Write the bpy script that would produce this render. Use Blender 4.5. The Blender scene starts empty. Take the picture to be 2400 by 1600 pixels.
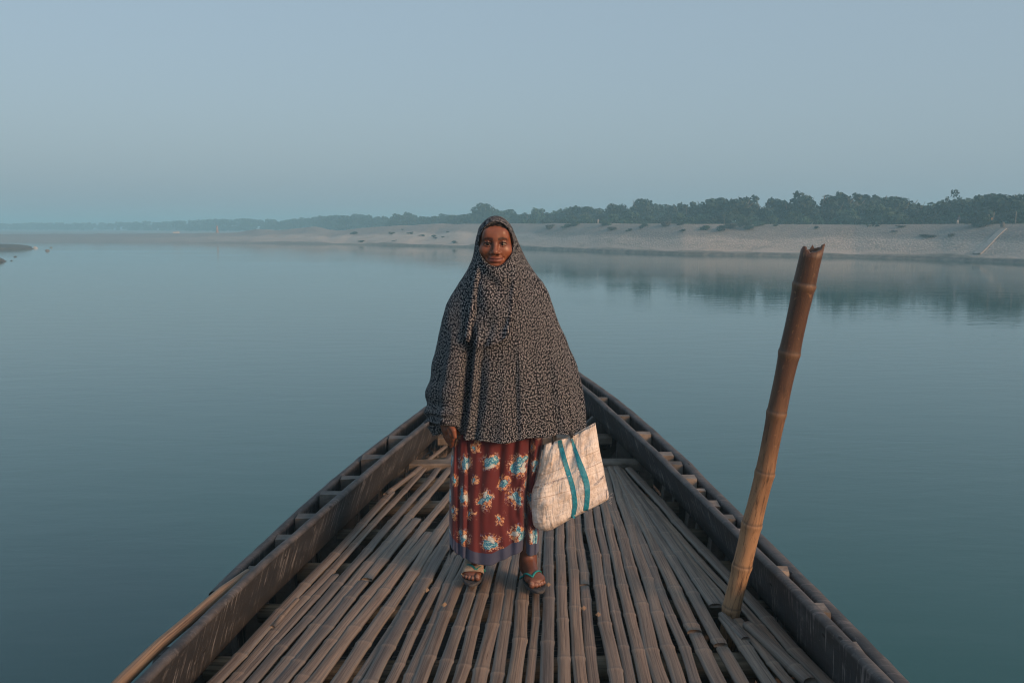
import bpy, math, random
import numpy as np
from mathutils import Vector, Matrix, noise as mnoise
from mathutils.bvhtree import BVHTree

random.seed(7)
rng = np.random.default_rng(7)
S = bpy.context.scene
COL = S.collection

# ------------------------------------------------------------------ camera
HOR, FPX = 527.0, 2400 * 35 / 36          # horizon row and focal length in photo pixels
PITCH = math.atan((800 - HOR) / FPX)
DECK = 2.5                                 # deck height above the water
CAM = Vector((0.0, 0.0, DECK + 1.5))
cd = bpy.data.cameras.new('camera')
cam = bpy.data.objects.new('camera', cd)
COL.objects.link(cam)
cd.sensor_width = 36
cd.lens = 35
cd.clip_start = 0.05
cd.clip_end = 12000
cam.location = CAM
cam.rotation_euler = (math.pi / 2 - PITCH, 0, 0)
S.camera = cam

# ------------------------------------------------------------------ world, sun, exposure
SUN_AZ, SUN_EL = math.radians(131), math.radians(18)   # clockwise from +Y (view direction)
W = bpy.data.worlds.new('World')
S.world = W
W.use_nodes = True
wn, wl = W.node_tree.nodes, W.node_tree.links
bg = wn['Background']
sky = wn.new('ShaderNodeTexSky')
sky.sky_type = 'NISHITA'
sky.sun_disc = False
sky.sun_elevation = SUN_EL
sky.sun_rotation = SUN_AZ
sky.air_density = 1.0
sky.dust_density = 4.0
sky.ozone_density = 1.5
wmx = wn.new('ShaderNodeMix')
wmx.data_type = 'RGBA'
wmx.inputs['Factor'].default_value = 0.68
wmx.inputs[7].default_value = (3.20, 4.15, 4.92, 1)     # even veil of high mist over the blue
wl.new(sky.outputs['Color'], wmx.inputs[6])
wl.new(wmx.outputs[2], bg.inputs['Color'])
bg.inputs['Strength'].default_value = 0.115

sd = bpy.data.lights.new('sun', 'SUN')
sd.energy = 3.4
sd.angle = math.radians(19)
sd.color = (1.0, 0.56, 0.31)
sun = bpy.data.objects.new('sun', sd)
COL.objects.link(sun)
to_sun = Vector((math.sin(SUN_AZ) * math.cos(SUN_EL), math.cos(SUN_AZ) * math.cos(SUN_EL), math.sin(SUN_EL)))
sun.rotation_euler = (-to_sun).to_track_quat('-Z', 'Y').to_euler()

S.view_settings.view_transform = 'Standard'
S.view_settings.look = 'None'
S.view_settings.exposure = 0.12
S.view_settings.gamma = 1.0
S.view_settings.use_curve_mapping = False
S.render.engine = 'CYCLES'
S.cycles.use_denoising = True
S.cycles.max_bounces = 6
S.cycles.volume_bounces = 1
S.cycles.pixel_filter_type = 'BLACKMAN_HARRIS'
S.cycles.filter_width = 1.15


# ------------------------------------------------------------------ photo pixel -> world
def ray(px, py):
    a, b = (px - 1200) / FPX, (800 - py) / FPX
    return Vector((a, math.cos(PITCH) + b * math.sin(PITCH), -math.sin(PITCH) + b * math.cos(PITCH)))


def at_z(px, py, z):
    r = ray(px, py)
    return CAM + r * ((z - CAM.z) / r.z)


def at_y(px, py, y):
    r = ray(px, py)
    return CAM + r * (y / r.y)


K = 2400 / 2352.0


def kp(px, py, y):                          # same, for positions read off the 2352 px wide view
    return at_y(px * K, py * K, y)


def sstep(a, b, x):
    a, b = np.asarray(a, float), np.asarray(b, float)
    dn = np.where(np.abs(b - a) < 1e-9, 1e-9, b - a)
    t = np.clip((np.asarray(x, float) - a) / dn, 0, 1)
    return t * t * (3 - 2 * t)


# ------------------------------------------------------------------ object helpers
WORLD = {}


def empty(name, loc, label=None, cat=None, group=None):
    o = bpy.data.objects.new(name, None)
    o.empty_display_size = 0.1
    o.location = loc
    COL.objects.link(o)
    WORLD[o] = Matrix.Translation(loc)
    tag(o, label, cat, group)
    return o


def tag(o, label=None, cat=None, group=None, kind=None):
    for k_, v_ in (('label', label), ('category', cat), ('group', group), ('kind', kind)):
        if v_:
            o[k_] = v_
    return o


def mesh_data(name, V, F, mats, smooth=True, uv=None, cols=None, mi=None):
    me = bpy.data.meshes.new(name)
    V = np.asarray([tuple(v) for v in V] if not isinstance(V, np.ndarray) else V, dtype=np.float32)
    if isinstance(F, np.ndarray):
        n, k = F.shape
        me.vertices.add(len(V))
        me.vertices.foreach_set('co', V.ravel())
        me.loops.add(n * k)
        me.loops.foreach_set('vertex_index', F.astype(np.int32).ravel())
        me.polygons.add(n)
        me.polygons.foreach_set('loop_start', np.arange(0, n * k, k, dtype=np.int32))
        me.update(calc_edges=True)
    else:
        me.from_pydata(V.tolist(), [], F)
    for m in (mats if isinstance(mats, (list, tuple)) else [mats]):
        me.materials.append(m)
    me.polygons.foreach_set('use_smooth', np.full(len(me.polygons), smooth))
    if mi is not None:
        me.polygons.foreach_set('material_index', np.asarray(mi, dtype=np.int32))
    li = np.empty(len(me.loops), dtype=np.int32)
    me.loops.foreach_get('vertex_index', li)
    if uv is not None:
        lay = me.uv_layers.new(name='UVMap')
        lay.data.foreach_set('uv', np.asarray(uv, dtype=np.float32)[li].ravel())
    if cols is not None:
        at = me.color_attributes.new('tint', 'FLOAT_COLOR', 'POINT')
        at.data.foreach_set('color', np.asarray(cols, dtype=np.float32).ravel())
    me.validate()
    me.update()
    return me


def add(name, me, parent=None, local=False, kind=None):
    o = bpy.data.objects.new(name, me)
    COL.objects.link(o)
    WORLD[o] = Matrix()
    if parent is not None:
        o.parent = parent
        if not local:
            o.matrix_parent_inverse = WORLD[parent].inverted()
    if kind:
        o['kind'] = kind
    return o


def mk(name, V, F, mats, parent=None, smooth=True, uv=None, cols=None, local=False, kind=None, mi=None):
    return add(name, mesh_data(name, V, F, mats, smooth, uv, cols, mi), parent, local, kind)


def grid_faces(nu, nv, wrap_u=False):
    """vertices indexed [v][u]; quads"""
    u = np.arange(nu if wrap_u else nu - 1)
    v = np.arange(nv - 1)
    uu, vv = np.meshgrid(u, v)
    a = vv * nu + uu
    b = vv * nu + (uu + 1) % nu
    return np.stack([a, b, b + nu, a + nu], -1).reshape(-1, 4)


def tube(pts, rad, n=10, squash=1.0, caps=True):
    """tube along points; rad scalar or list. Returns V, F (list), uv"""
    P = [Vector(p) for p in pts]
    m = len(P)
    rad = [rad] * m if np.isscalar(rad) else list(rad)
    V, UV = [], []
    t0 = (P[1] - P[0]).normalized()
    ref = Vector((0, 0, 1)) if abs(t0.z) < 0.9 else Vector((0, -1, 0))
    nrm = (ref - t0 * ref.dot(t0)).normalized()
    L = 0
    for i in range(m):
        t = (P[min(i + 1, m - 1)] - P[max(i - 1, 0)]).normalized()
        nrm = (nrm - t * nrm.dot(t)).normalized()
        bn = t.cross(nrm)
        if i:
            L += (P[i] - P[i - 1]).length
        for k in range(n):
            a = 2 * math.pi * k / n
            V.append(P[i] + (nrm * math.cos(a) * squash + bn * math.sin(a)) * rad[i])
            UV.append((k / n, L))
    F = [(i * n + k, i * n + (k + 1) % n, (i + 1) * n + (k + 1) % n, (i + 1) * n + k) for i in range(m - 1) for k in range(n)]
    if caps:
        F.append(tuple(range(n))[::-1])
        F.append(tuple(range((m - 1) * n, m * n)))
    return V, F, UV


def sweep(sections, closed_profile=True, caps=True):
    """list of equal length lists of points -> V,F"""
    n = len(sections[0])
    V = [p for s in sections for p in s]
    F = []
    for i in range(len(sections) - 1):
        for k in range(n if closed_profile else n - 1):
            F.append((i * n + k, i * n + (k + 1) % n, (i + 1) * n + (k + 1) % n, (i + 1) * n + k))
    if caps and closed_profile:
        F.append(tuple(range(n))[::-1])
        F.append(tuple(range((len(sections) - 1) * n, len(sections) * n)))
    return V, F


def box_between(a, b, w, h, up=Vector((0, 0, 1)), jit=0.0):
    a, b = Vector(a), Vector(b)
    t = (b - a).normalized()
    s = t.cross(up).normalized()
    u = s.cross(t).normalized()
    bev = min(w, h) * 0.14
    prof = [(-w / 2 + bev, -h / 2), (w / 2 - bev, -h / 2), (w / 2, -h / 2 + bev), (w / 2, h / 2 - bev),
            (w / 2 - bev, h / 2), (-w / 2 + bev, h / 2), (-w / 2, h / 2 - bev), (-w / 2, -h / 2 + bev)]
    secs = []
    n = 5
    for i in range(n):
        c = a.lerp(b, i / (n - 1))
        k = 1 + random.uniform(-jit, jit)
        secs.append([c + s * (x * k) + u * (y * k) + Vector((random.uniform(-jit, jit) * .02, 0, random.uniform(-jit, jit) * .02)) for x, y in prof])
    return sweep(secs)


# ------------------------------------------------------------------ material helpers
class NT:
    def __init__(s, name):
        s.m = bpy.data.materials.new(name)
        s.m.use_nodes = True
        s.t = s.m.node_tree
        s.n = s.t.nodes
        s.b = s.n['Principled BSDF']

    def new(s, typ, **kw):
        nd = s.n.new('ShaderNode' + typ)
        for k_, v_ in kw.items():
            setattr(nd, k_, v_)
        return nd

    def link(s, a, b):
        s.t.links.new(a, b)

    def put(s, sock, v):
        if hasattr(v, 'is_linked') or hasattr(v, 'links'):
            s.link(v, sock)
        else:
            sock.default_value = v

    def math(s, op, a, b=0.0, c=None, clamp=False):
        nd = s.new('Math', operation=op, use_clamp=clamp)
        s.put(nd.inputs[0], a)
        s.put(nd.inputs[1], b)
        if c is not None:
            s.put(nd.inputs[2], c)
        return nd.outputs[0]

    def vmath(s, op, a, b=None, scale=None):
        nd = s.new('VectorMath', operation=op)
        s.put(nd.inputs[0], a)
        if b is not None:
            s.put(nd.inputs[1], b)
        if scale is not None:
            s.put(nd.inputs['Scale'], scale)
        return nd

    def coord(s, which='Object'):
        return s.new('TexCoord').outputs[which]

    def mapping(s, vec, scale=(1, 1, 1), loc=(0, 0, 0), rot=(0, 0, 0)):
        nd = s.new('Mapping')
        s.link(vec, nd.inputs['Vector'])
        nd.inputs['Scale'].default_value = scale
        nd.inputs['Location'].default_value = loc
        nd.inputs['Rotation'].default_value = rot
        return nd.outputs[0]

    def noise(s, vec, scale=5, detail=4, rough=0.55, dist=0.0, w=None):
        nd = s.new('TexNoise')
        if w is not None:
            nd.noise_dimensions = '4D'
            s.put(nd.inputs['W'], w)
        s.link(vec, nd.inputs['Vector'])
        nd.inputs['Scale'].default_value = scale
        nd.inputs['Detail'].default_value = detail
        nd.inputs['Roughness'].default_value = rough
        nd.inputs['Distortion'].default_value = dist
        return nd.outputs[0]

    def ramp(s, fac, stops):
        nd = s.new('ValToRGB')
        s.link(fac, nd.inputs[0])
        e = nd.color_ramp.elements
        while len(e) < len(stops):
            e.new(0.5)
        for el, (p, c) in zip(e, stops):
            el.position = p
            el.color = (c, c, c, 1) if np.isscalar(c) else (*c, 1)
        return nd.outputs[0]

    def mix(s, f, a, b, mode='MIX'):
        nd = s.new('Mix', data_type='RGBA', blend_type=mode)
        s.put(nd.inputs['Factor'], f)
        for sock, v_ in ((nd.inputs[6], a), (nd.inputs[7], b)):
            if isinstance(v_, tuple):
                v_ = (*v_, 1) if len(v_) == 3 else v_
            s.put(sock, v_)
        return nd.outputs[2]

    def bump(s, h, strength=0.5, dist=0.01, normal=None):
        nd = s.new('Bump')
        s.link(h, nd.inputs['Height'])
        nd.inputs['Strength'].default_value = strength
        nd.inputs['Distance'].default_value = dist
        if normal is not None:
            s.link(normal, nd.inputs['Normal'])
        return nd.outputs[0]

    def out(s, color=None, rough=None, normal=None, **kw):
        if color is not None:
            s.put(s.b.inputs['Base Color'], (*color, 1) if isinstance(color, tuple) else color)
        if rough is not None:
            s.put(s.b.inputs['Roughness'], rough)
        if normal is not None:
            s.link(normal, s.b.inputs['Normal'])
        for k_, v_ in kw.items():
            s.put(s.b.inputs[k_.replace('_', ' ')], v_)
        return s.m


def leaf_mask(q, uv, scale, a=0.5, b=0.17, offset=(0, 0, 0)):
    """one randomly turned leaf shape per Voronoi cell; returns (mask, cell random colour)"""
    v = q.mapping(uv, (scale, scale, scale), offset)
    vo = q.new('TexVoronoi', voronoi_dimensions='2D')
    q.link(v, vo.inputs['Vector'])
    vo.inputs['Scale'].default_value = 1
    vo.inputs['Randomness'].default_value = 0.85
    loc = q.vmath('SUBTRACT', v, vo.outputs['Position']).outputs[0]
    rnd = q.new('SeparateColor')
    q.link(vo.outputs['Color'], rnd.inputs[0])
    ang = q.math('MULTIPLY', rnd.outputs[0], 6.283)
    rot = q.new('VectorRotate', rotation_type='Z_AXIS')
    q.link(loc, rot.inputs['Vector'])
    q.link(ang, rot.inputs['Angle'])
    sp = q.new('SeparateXYZ')
    q.link(rot.outputs[0], sp.inputs[0])
    x = q.math('DIVIDE', sp.outputs[0], a)
    # slightly bowed leaf
    yb = q.math('SUBTRACT', sp.outputs[1], q.math('MULTIPLY', q.math('MULTIPLY', x, x), 0.12))
    y = q.math('DIVIDE', yb, b)
    r2 = q.math('ADD', q.math('MULTIPLY', x, x), q.math('MULTIPLY', y, y))
    mr = q.new('MapRange', interpolation_type='SMOOTHSTEP')
    q.link(r2, mr.inputs['Value'])
    mr.inputs['From Min'].default_value = 1.15
    mr.inputs['From Max'].default_value = 0.7
    return mr.outputs[0], rnd


# bamboo of the deck -------------------------------------------------
def mat_bamboo(name, c_dark, c_mid, c_light, ring=(0.40, 0.30, 0.22)):
    q = NT(name)
    uv = q.coord('UV')
    oi = q.new('ObjectInfo').outputs['Random']
    w = q.math('MULTIPLY', oi, 50.0)
    n1 = q.noise(q.mapping(uv, (5, 2.6, 1)), 1.0, 4, 0.6, 0.3, w)
    n2 = q.noise(q.mapping(uv, (70, 3.5, 1)), 1.0, 4, 0.65, 0.0, w)
    n3 = q.noise(q.mapping(uv, (14, 7, 1)), 1.0, 5, 0.7, 0.4, w)
    n4 = q.noise(q.mapping(uv, (20, 1.6, 1)), 1.0, 3, 0.6, 0.2, w)
    c = q.ramp(n1, [(0.30, c_dark), (0.5, c_mid), (0.72, c_light)])
    c = q.mix(q.ramp(n2, [(0.40, 0.0), (0.66, 0.6)]), c, (0.22, 0.19, 0.16), 'MIX')
    c = q.mix(q.ramp(n3, [(0.56, 0.0), (0.70, 0.85)]), c, tuple(x * 0.38 for x in c_dark))
    c = q.mix(q.ramp(n4, [(0.50, 0.0), (0.62, 0.7)]), c, tuple(x * 0.55 for x in c_dark))
    c = q.mix(q.ramp(n4, [(0.30, 0.55), (0.42, 0.0)]), c, tuple(min(1, x * 1.25) for x in c_light))
    tone = q.ramp(oi, [(0.0, (0.62, 0.65, 0.70)), (0.35, (1.05, 0.95, 0.86)), (0.6, (0.80, 0.81, 0.83)), (0.8, (1.18, 1.04, 0.90)), (1.0, (0.98, 1.0, 1.0))])
    c = q.mix(1.0, c, tone, 'MULTIPLY')
    at = q.new('Attribute', attribute_name='tint')
    sp = q.new('SeparateColor')
    q.link(at.outputs['Color'], sp.inputs[0])
    c = q.mix(q.math('MULTIPLY', sp.outputs[0], 0.22), c, ring)
    c = q.mix(q.math('MULTIPLY', sp.outputs[2], q.ramp(n1, [(0.3, 0.35), (0.7, 0.95)])), c, (0.15, 0.145, 0.135))
    c = q.mix(q.math('MULTIPLY', sp.outputs[1], 0.7), c, (0.045, 0.035, 0.03))
    h = q.math('ADD', q.math('MULTIPLY', n2, 0.7), q.math('MULTIPLY', n3, 0.6))
    return q.out(c, q.math('MULTIPLY_ADD', n3, 0.25, 0.48), q.bump(h, 0.55, 0.0035))


M_SLAT = mat_bamboo('deck_bamboo', (0.090, 0.060, 0.045), (0.178, 0.130, 0.101), (0.27, 0.212, 0.168))
M_BEAM = mat_bamboo('beam_bamboo', (0.10, 0.085, 0.065), (0.19, 0.165, 0.12), (0.27, 0.24, 0.18))
M_RAIL = mat_bamboo('rail_bamboo', (0.14, 0.09, 0.055), (0.25, 0.17, 0.10), (0.32, 0.24, 0.15))


def mat_tar(name, base, lift, brown, streak_rot=0.5, seed=0.0):
    """old tarred planks: dark skin, vertical saw scratches, worn brown patches, nail stains"""
    q = NT(name)
    uv = q.coord('UV')                                   # u = along board (m), v = up (m)
    m1 = q.mapping(uv, (1, 1, 1), (seed, 0, 0), (0, 0, streak_rot))
    big = q.noise(q.mapping(uv, (1.8, 3.0, 1), (seed, 0, 0)), 1.0, 5, 0.6, 0.5)
    patch = q.noise(q.mapping(uv, (7, 10, 1), (seed + 4, 0, 0)), 1.0, 6, 0.68, 0.3)
    scr = q.noise(q.mapping(m1, (62, 3.6, 1)), 1.0, 3, 0.6)
    fine = q.noise(q.mapping(uv, (30, 160, 1), (seed, 0, 0)), 1.0, 3, 0.6)
    c = q.ramp(patch, [(0.30, base), (0.52, tuple(x * 1.5 for x in base)), (0.75, lift)])
    c = q.mix(q.ramp(big, [(0.42, 0.0), (0.62, 0.75)]), c, brown)
    sm = q.math('MULTIPLY', q.ramp(scr, [(0.555, 0.0), (0.62, 1.0)]), q.ramp(patch, [(0.42, 0.05), (0.56, 1.0)]))
    c = q.mix(q.math('MULTIPLY', sm, 0.80), c, tuple(min(1, x * 5.5 + 0.05) for x in brown))
    blot = q.noise(q.mapping(uv, (16, 22, 1), (seed + 7, 0, 0)), 1.0, 4, 0.65, 0.8)
    c = q.mix(q.ramp(blot, [(0.62, 0.0), (0.70, 0.6)]), c, tuple(min(1, x * 4.0 + 0.03) for x in brown))
    at = q.new('Attribute', attribute_name='tint')
    sp = q.new('SeparateColor')
    q.link(at.outputs['Color'], sp.inputs[0])
    wear = q.math('MULTIPLY', sp.outputs[0], q.ramp(patch, [(0.38, 0.15), (0.62, 1.0)]))
    c = q.mix(wear, c, (0.095, 0.085, 0.082))
    vo = q.new('TexVoronoi', voronoi_dimensions='2D')
    q.link(q.mapping(uv, (2.1, 5.2, 1), (seed, 0, 0)), vo.inputs['Vector'])
    vo.inputs['Scale'].default_value = 1.0
    nail = q.ramp(vo.outputs['Distance'], [(0.022, 1.0), (0.040, 0.0)])
    c = q.mix(nail, c, (0.012, 0.010, 0.010))
    h = q.math('ADD', q.math('MULTIPLY', patch, 0.8), q.math('ADD', q.math('MULTIPLY', scr, 0.5), q.math('MULTIPLY', fine, 0.3)))
    h = q.math('SUBTRACT', h, q.math('MULTIPLY', nail, 0.8))
    return q.out(c, q.math('MULTIPLY_ADD', patch, 0.3, 0.55), q.bump(h, 0.6, 0.004))


M_TARL = mat_tar('tarred_board_worn', (0.010, 0.0115, 0.0145), (0.042, 0.046, 0.052), (0.020, 0.0195, 0.020), 0.22)
M_TARR = mat_tar('tarred_board_dark', (0.016, 0.019, 0.024), (0.115, 0.122, 0.132), (0.030, 0.026, 0.025), -0.2, 9.0)
M_HULL = mat_tar('tarred_hull', (0.030, 0.032, 0.034), (0.11, 0.112, 0.112), (0.060, 0.048, 0.040), 0.1, 21.0)


def mat_wood(name, a, b):
    q = NT(name)
    ob = q.coord('Object')
    n1 = q.noise(q.mapping(ob, (9, 9, 4)), 1.0, 5, 0.65, 0.4)
    n2 = q.noise(q.mapping(ob, (16, 80, 60)), 1.0, 4, 0.6)
    c = q.mix(q.ramp(n1, [(0.35, 0.0), (0.68, 1.0)]), a, b)
    c = q.mix(q.ramp(n2, [(0.55, 0.0), (0.75, 0.6)]), c, tuple(x * 0.35 for x in a))
    return q.out(c, 0.72, q.bump(q.math('ADD', n1, n2), 0.5, 0.004))


M_RIB = mat_wood('rib_timber', (0.105, 0.088, 0.075), (0.235, 0.205, 0.18))
M_DARKRIB = mat_wood('rib_timber_dark', (0.050, 0.047, 0.045), (0.125, 0.115, 0.105))
M_THWART = mat_wood('thwart_timber', (0.085, 0.070, 0.056), (0.19, 0.16, 0.13))
q = NT('iron_nail')
M_NAIL = q.out((0.16, 0.12, 0.10), 0.6, None, Metallic=0.5)


def mat_pole():
    q = NT('pole_bamboo')
    uv = q.coord('UV')                                   # u around, v metres from foot
    sp = q.new('SeparateXYZ')
    q.link(uv, sp.inputs[0])
    n1 = q.noise(q.mapping(uv, (4, 5, 1)), 1.0, 5, 0.65, 0.6)
    n2 = q.noise(q.mapping(uv, (26, 9, 1)), 1.0, 5, 0.7, 0.8)
    n3 = q.noise(q.mapping(uv, (60, 2, 1)), 1.0, 3, 0.6)
    n4 = q.noise(q.mapping(uv, (14, 40, 1)), 1.0, 3, 0.6, 1.5)
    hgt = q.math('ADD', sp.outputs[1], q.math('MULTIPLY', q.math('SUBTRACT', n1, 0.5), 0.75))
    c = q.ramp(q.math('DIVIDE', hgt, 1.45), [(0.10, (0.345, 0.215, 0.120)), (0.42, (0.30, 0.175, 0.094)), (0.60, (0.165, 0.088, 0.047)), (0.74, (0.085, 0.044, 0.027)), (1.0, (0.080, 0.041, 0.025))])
    c = q.mix(q.ramp(n2, [(0.52, 0.0), (0.64, 0.85)]), c, (0.045, 0.024, 0.016))
    c = q.mix(q.ramp(n4, [(0.62, 0.0), (0.68, 0.6)]), c, (0.27, 0.15, 0.075))
    c = q.mix(q.ramp(n3, [(0.55, 0.0), (0.7, 0.45)]), c, (0.15, 0.082, 0.045))
    crk = q.math('ABSOLUTE', q.math('SUBTRACT', q.math('ADD', sp.outputs[0], q.math('MULTIPLY', n1, 0.05)), 0.66))
    crm = q.math('MULTIPLY', q.math('LESS_THAN', crk, 0.008), q.math('LESS_THAN', sp.outputs[1], 0.85))
    c = q.mix(crm, c, (0.03, 0.018, 0.012))
    at = q.new('Attribute', attribute_name='tint')
    s2 = q.new('SeparateColor')
    q.link(at.outputs['Color'], s2.inputs[0])
    c = q.mix(q.math('MULTIPLY', s2.outputs[0], 0.30), c, (0.26, 0.165, 0.10))
    c = q.mix(q.math('MULTIPLY', s2.outputs[1], 0.75), c, (0.035, 0.02, 0.014))
    h = q.math('ADD', n2, q.math('MULTIPLY', n3, 0.5))
    return q.out(c, 0.5, q.bump(h, 0.5, 0.003))


M_POLE = mat_pole()


def mat_water():
    q = NT('river_water')
    ob = q.coord('Object')
    wv = q.noise(q.mapping(ob, (0.55, 1.25, 1), rot=(0, 0, 0.12)), 1.0, 3, 0.5, 0.3)
    rp = q.noise(q.mapping(ob, (2.2, 5.0, 1), rot=(0, 0, -0.1)), 1.0, 3, 0.55, 0.2)
    sw = q.noise(q.mapping(ob, (0.03, 0.055, 1), rot=(0, 0, 0.25)), 1.0, 2, 0.5)
    calm = q.ramp(sw, [(0.36, 0.12), (0.62, 1.0)])
    h = q.math('ADD', q.math('MULTIPLY', wv, 0.016), q.math('MULTIPLY', q.math('MULTIPLY', rp, 0.0105), calm))
    nd = q.new('Bump')
    q.link(h, nd.inputs['Height'])
    nd.inputs['Strength'].default_value = 1.0
    nd.inputs['Distance'].default_value = 0.42
    return q.out((0.0, 0.062, 0.058), 0.04, nd.outputs[0], IOR=1.42)


M_WATER = mat_water()


def mat_bank():
    q = NT('bank_sand')
    ob = q.coord('Object')
    at = q.new('Attribute', attribute_name='tint')       # r = how far up the slope, g = block facing, b = haze painted in at far left
    sp = q.new('SeparateColor')
    q.link(at.outputs['Color'], sp.inputs[0])
    n1 = q.noise(q.mapping(ob, (0.10, 0.10, 0.5)), 1.0, 5, 0.6)
    n2 = q.noise(q.mapping(ob, (1.1, 1.1, 1.6)), 1.0, 4, 0.6)
    n3 = q.noise(q.mapping(ob, (0.30, 0.30, 1.6)), 1.0, 5, 0.68, 0.8)
    t = q.math('ADD', sp.outputs[0], q.math('MULTIPLY', q.math('SUBTRACT', n1, 0.5), 0.28))
    c = q.ramp(t, [(0.0, (0.075, 0.075, 0.066)), (0.09, (0.10, 0.098, 0.085)), (0.15, (0.40, 0.345, 0.30)), (0.47, (0.47, 0.41, 0.36)), (0.58, (0.23, 0.215, 0.205)), (0.97, (0.22, 0.205, 0.195)), (1.0, (0.36, 0.32, 0.29))])
    c = q.mix(q.ramp(n3, [(0.50, 0.0), (0.70, 0.55)]), c, (0.12, 0.125, 0.105))
    c = q.mix(q.ramp(n2, [(0.40, 0.0), (0.68, 0.32)]), c, (0.40, 0.345, 0.30))
    br = q.new('TexVoronoi')                             # facing blocks laid loose on the slope
    q.link(q.mapping(ob, (3.6, 3.6, 3.6)), br.inputs['Vector'])
    br.inputs['Scale'].default_value = 1.0
    blk = q.math('MULTIPLY', q.ramp(br.outputs['Distance'], [(0.25, 0.0), (0.6, 1.0)]), sp.outputs[1])
    c = q.mix(q.math('MULTIPLY', blk, 0.40), c, (0.10, 0.095, 0.085))
    c = q.mix(q.math('MULTIPLY', sp.outputs[2], 0.9), c, (0.185, 0.215, 0.235))    # distance haze put into the colour of the far left bank
    h = q.math('SUBTRACT', q.math('ADD', n2, n3), blk)
    return q.out(c, 0.95, q.bump(h, 0.55, 0.14))


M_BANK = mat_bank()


def mat_flat(name, c, rough=0.8, var=0.25, scale=3.0):
    q = NT(name)
    n = q.noise(q.coord('Object'), scale, 4, 0.6)
    col = q.mix(q.ramp(n, [(0.35, 0.0), (0.65, 1.0)]), tuple(x * (1 - var) for x in c), tuple(x * (1 + var) for x in c))
    return q.out(col, rough, q.bump(n, 0.3, 0.02))


def mat_leaf(name, c):
    q = NT(name)
    oi = q.new('ObjectInfo').outputs['Random']
    n = q.noise(q.coord('Object'), 2.2, 3, 0.6)
    col = q.mix(q.ramp(n, [(0.35, 0.0), (0.65, 1.0)]), tuple(x * 0.65 for x in c), tuple(x * 1.35 for x in c))
    hs = q.new('HueSaturation')
    q.link(col, hs.inputs['Color'])
    q.link(q.math('MULTIPLY_ADD', oi, 0.03, 0.485), hs.inputs['Hue'])
    q.link(q.math('MULTIPLY_ADD', oi, 0.5, 0.75), hs.inputs['Value'])
    return q.out(hs.outputs[0], 0.75)


M_LEAFD = mat_leaf('leaf_dark', (0.008, 0.028, 0.019))
M_LEAFL = mat_leaf('leaf_light', (0.022, 0.058, 0.032))
M_LEAFB = mat_leaf('leaf_brown', (0.050, 0.048, 0.036))
M_BARK = mat_flat('bark', (0.10, 0.08, 0.065), 0.9)
M_MUD = mat_flat('mud', (0.062, 0.060, 0.056), 0.85, 0.35, 0.8)
M_STONE = mat_flat('stone', (0.16, 0.145, 0.13), 0.9)
M_RAMP = mat_flat('ramp_concrete', (0.29, 0.275, 0.26), 0.9, 0.15)
M_WHITE = mat_flat('white_sheet', (0.40, 0.40, 0.40), 0.8, 0.1)
M_BRICKRED = mat_flat('red_brick', (0.27, 0.18, 0.16), 0.9, 0.15)
M_PALEBLUE = mat_flat('blue_sheet', (0.20, 0.34, 0.42), 0.7, 0.1)
M_ORANGE = mat_flat('orange_cloth', (0.55, 0.26, 0.10), 0.8, 0.1)
M_NAVY = mat_flat('navy_cloth', (0.05, 0.07, 0.12), 0.8, 0.1)


def mat_skin():
    q = NT('skin')
    at = q.new('Attribute', attribute_name='tint')
    n = q.noise(q.coord('Object'), 60, 4, 0.6)
    n2 = q.noise(q.coord('Object'), 26, 4, 0.6)
    c = q.mix(1.0, at.outputs['Color'], q.ramp(n2, [(0.3, (0.76, 0.73, 0.74)), (0.7, (1.16, 1.10, 1.06))]), 'MULTIPLY')
    return q.out(c, q.math('MULTIPLY_ADD', n, 0.3, 0.33), q.bump(n, 0.5, 0.0012), Subsurface_Weight=0.05, Subsurface_Radius=(0.01, 0.004, 0.002))


M_SKIN = mat_skin()


def mat_scarf():
    q = NT('leaf_print_cloth')
    uv = q.coord('UV')
    nw = q.noise(uv, 55, 2, 0.5)
    ofs = q.vmath('SCALE', q.vmath('SUBTRACT', q.new('TexNoise').outputs[1], (0.5, 0.5, 0.5)).outputs[0], scale=0.0).outputs[0]
    m1, r1 = leaf_mask(q, uv, 1 / 0.0084, 0.54, 0.185)
    m = m1
    n = q.noise(uv, 30, 3, 0.6)
    c = q.mix(m, (0.0040, 0.0055, 0.0098), q.mix(n, (0.205, 0.212, 0.225), (0.325, 0.333, 0.350)))
    wv = q.noise(uv, 900, 2, 0.5)
    return q.out(c, 0.85, q.bump(wv, 0.15, 0.0008), Specular_IOR_Level=0.15)


M_SCARF = mat_scarf()


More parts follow.
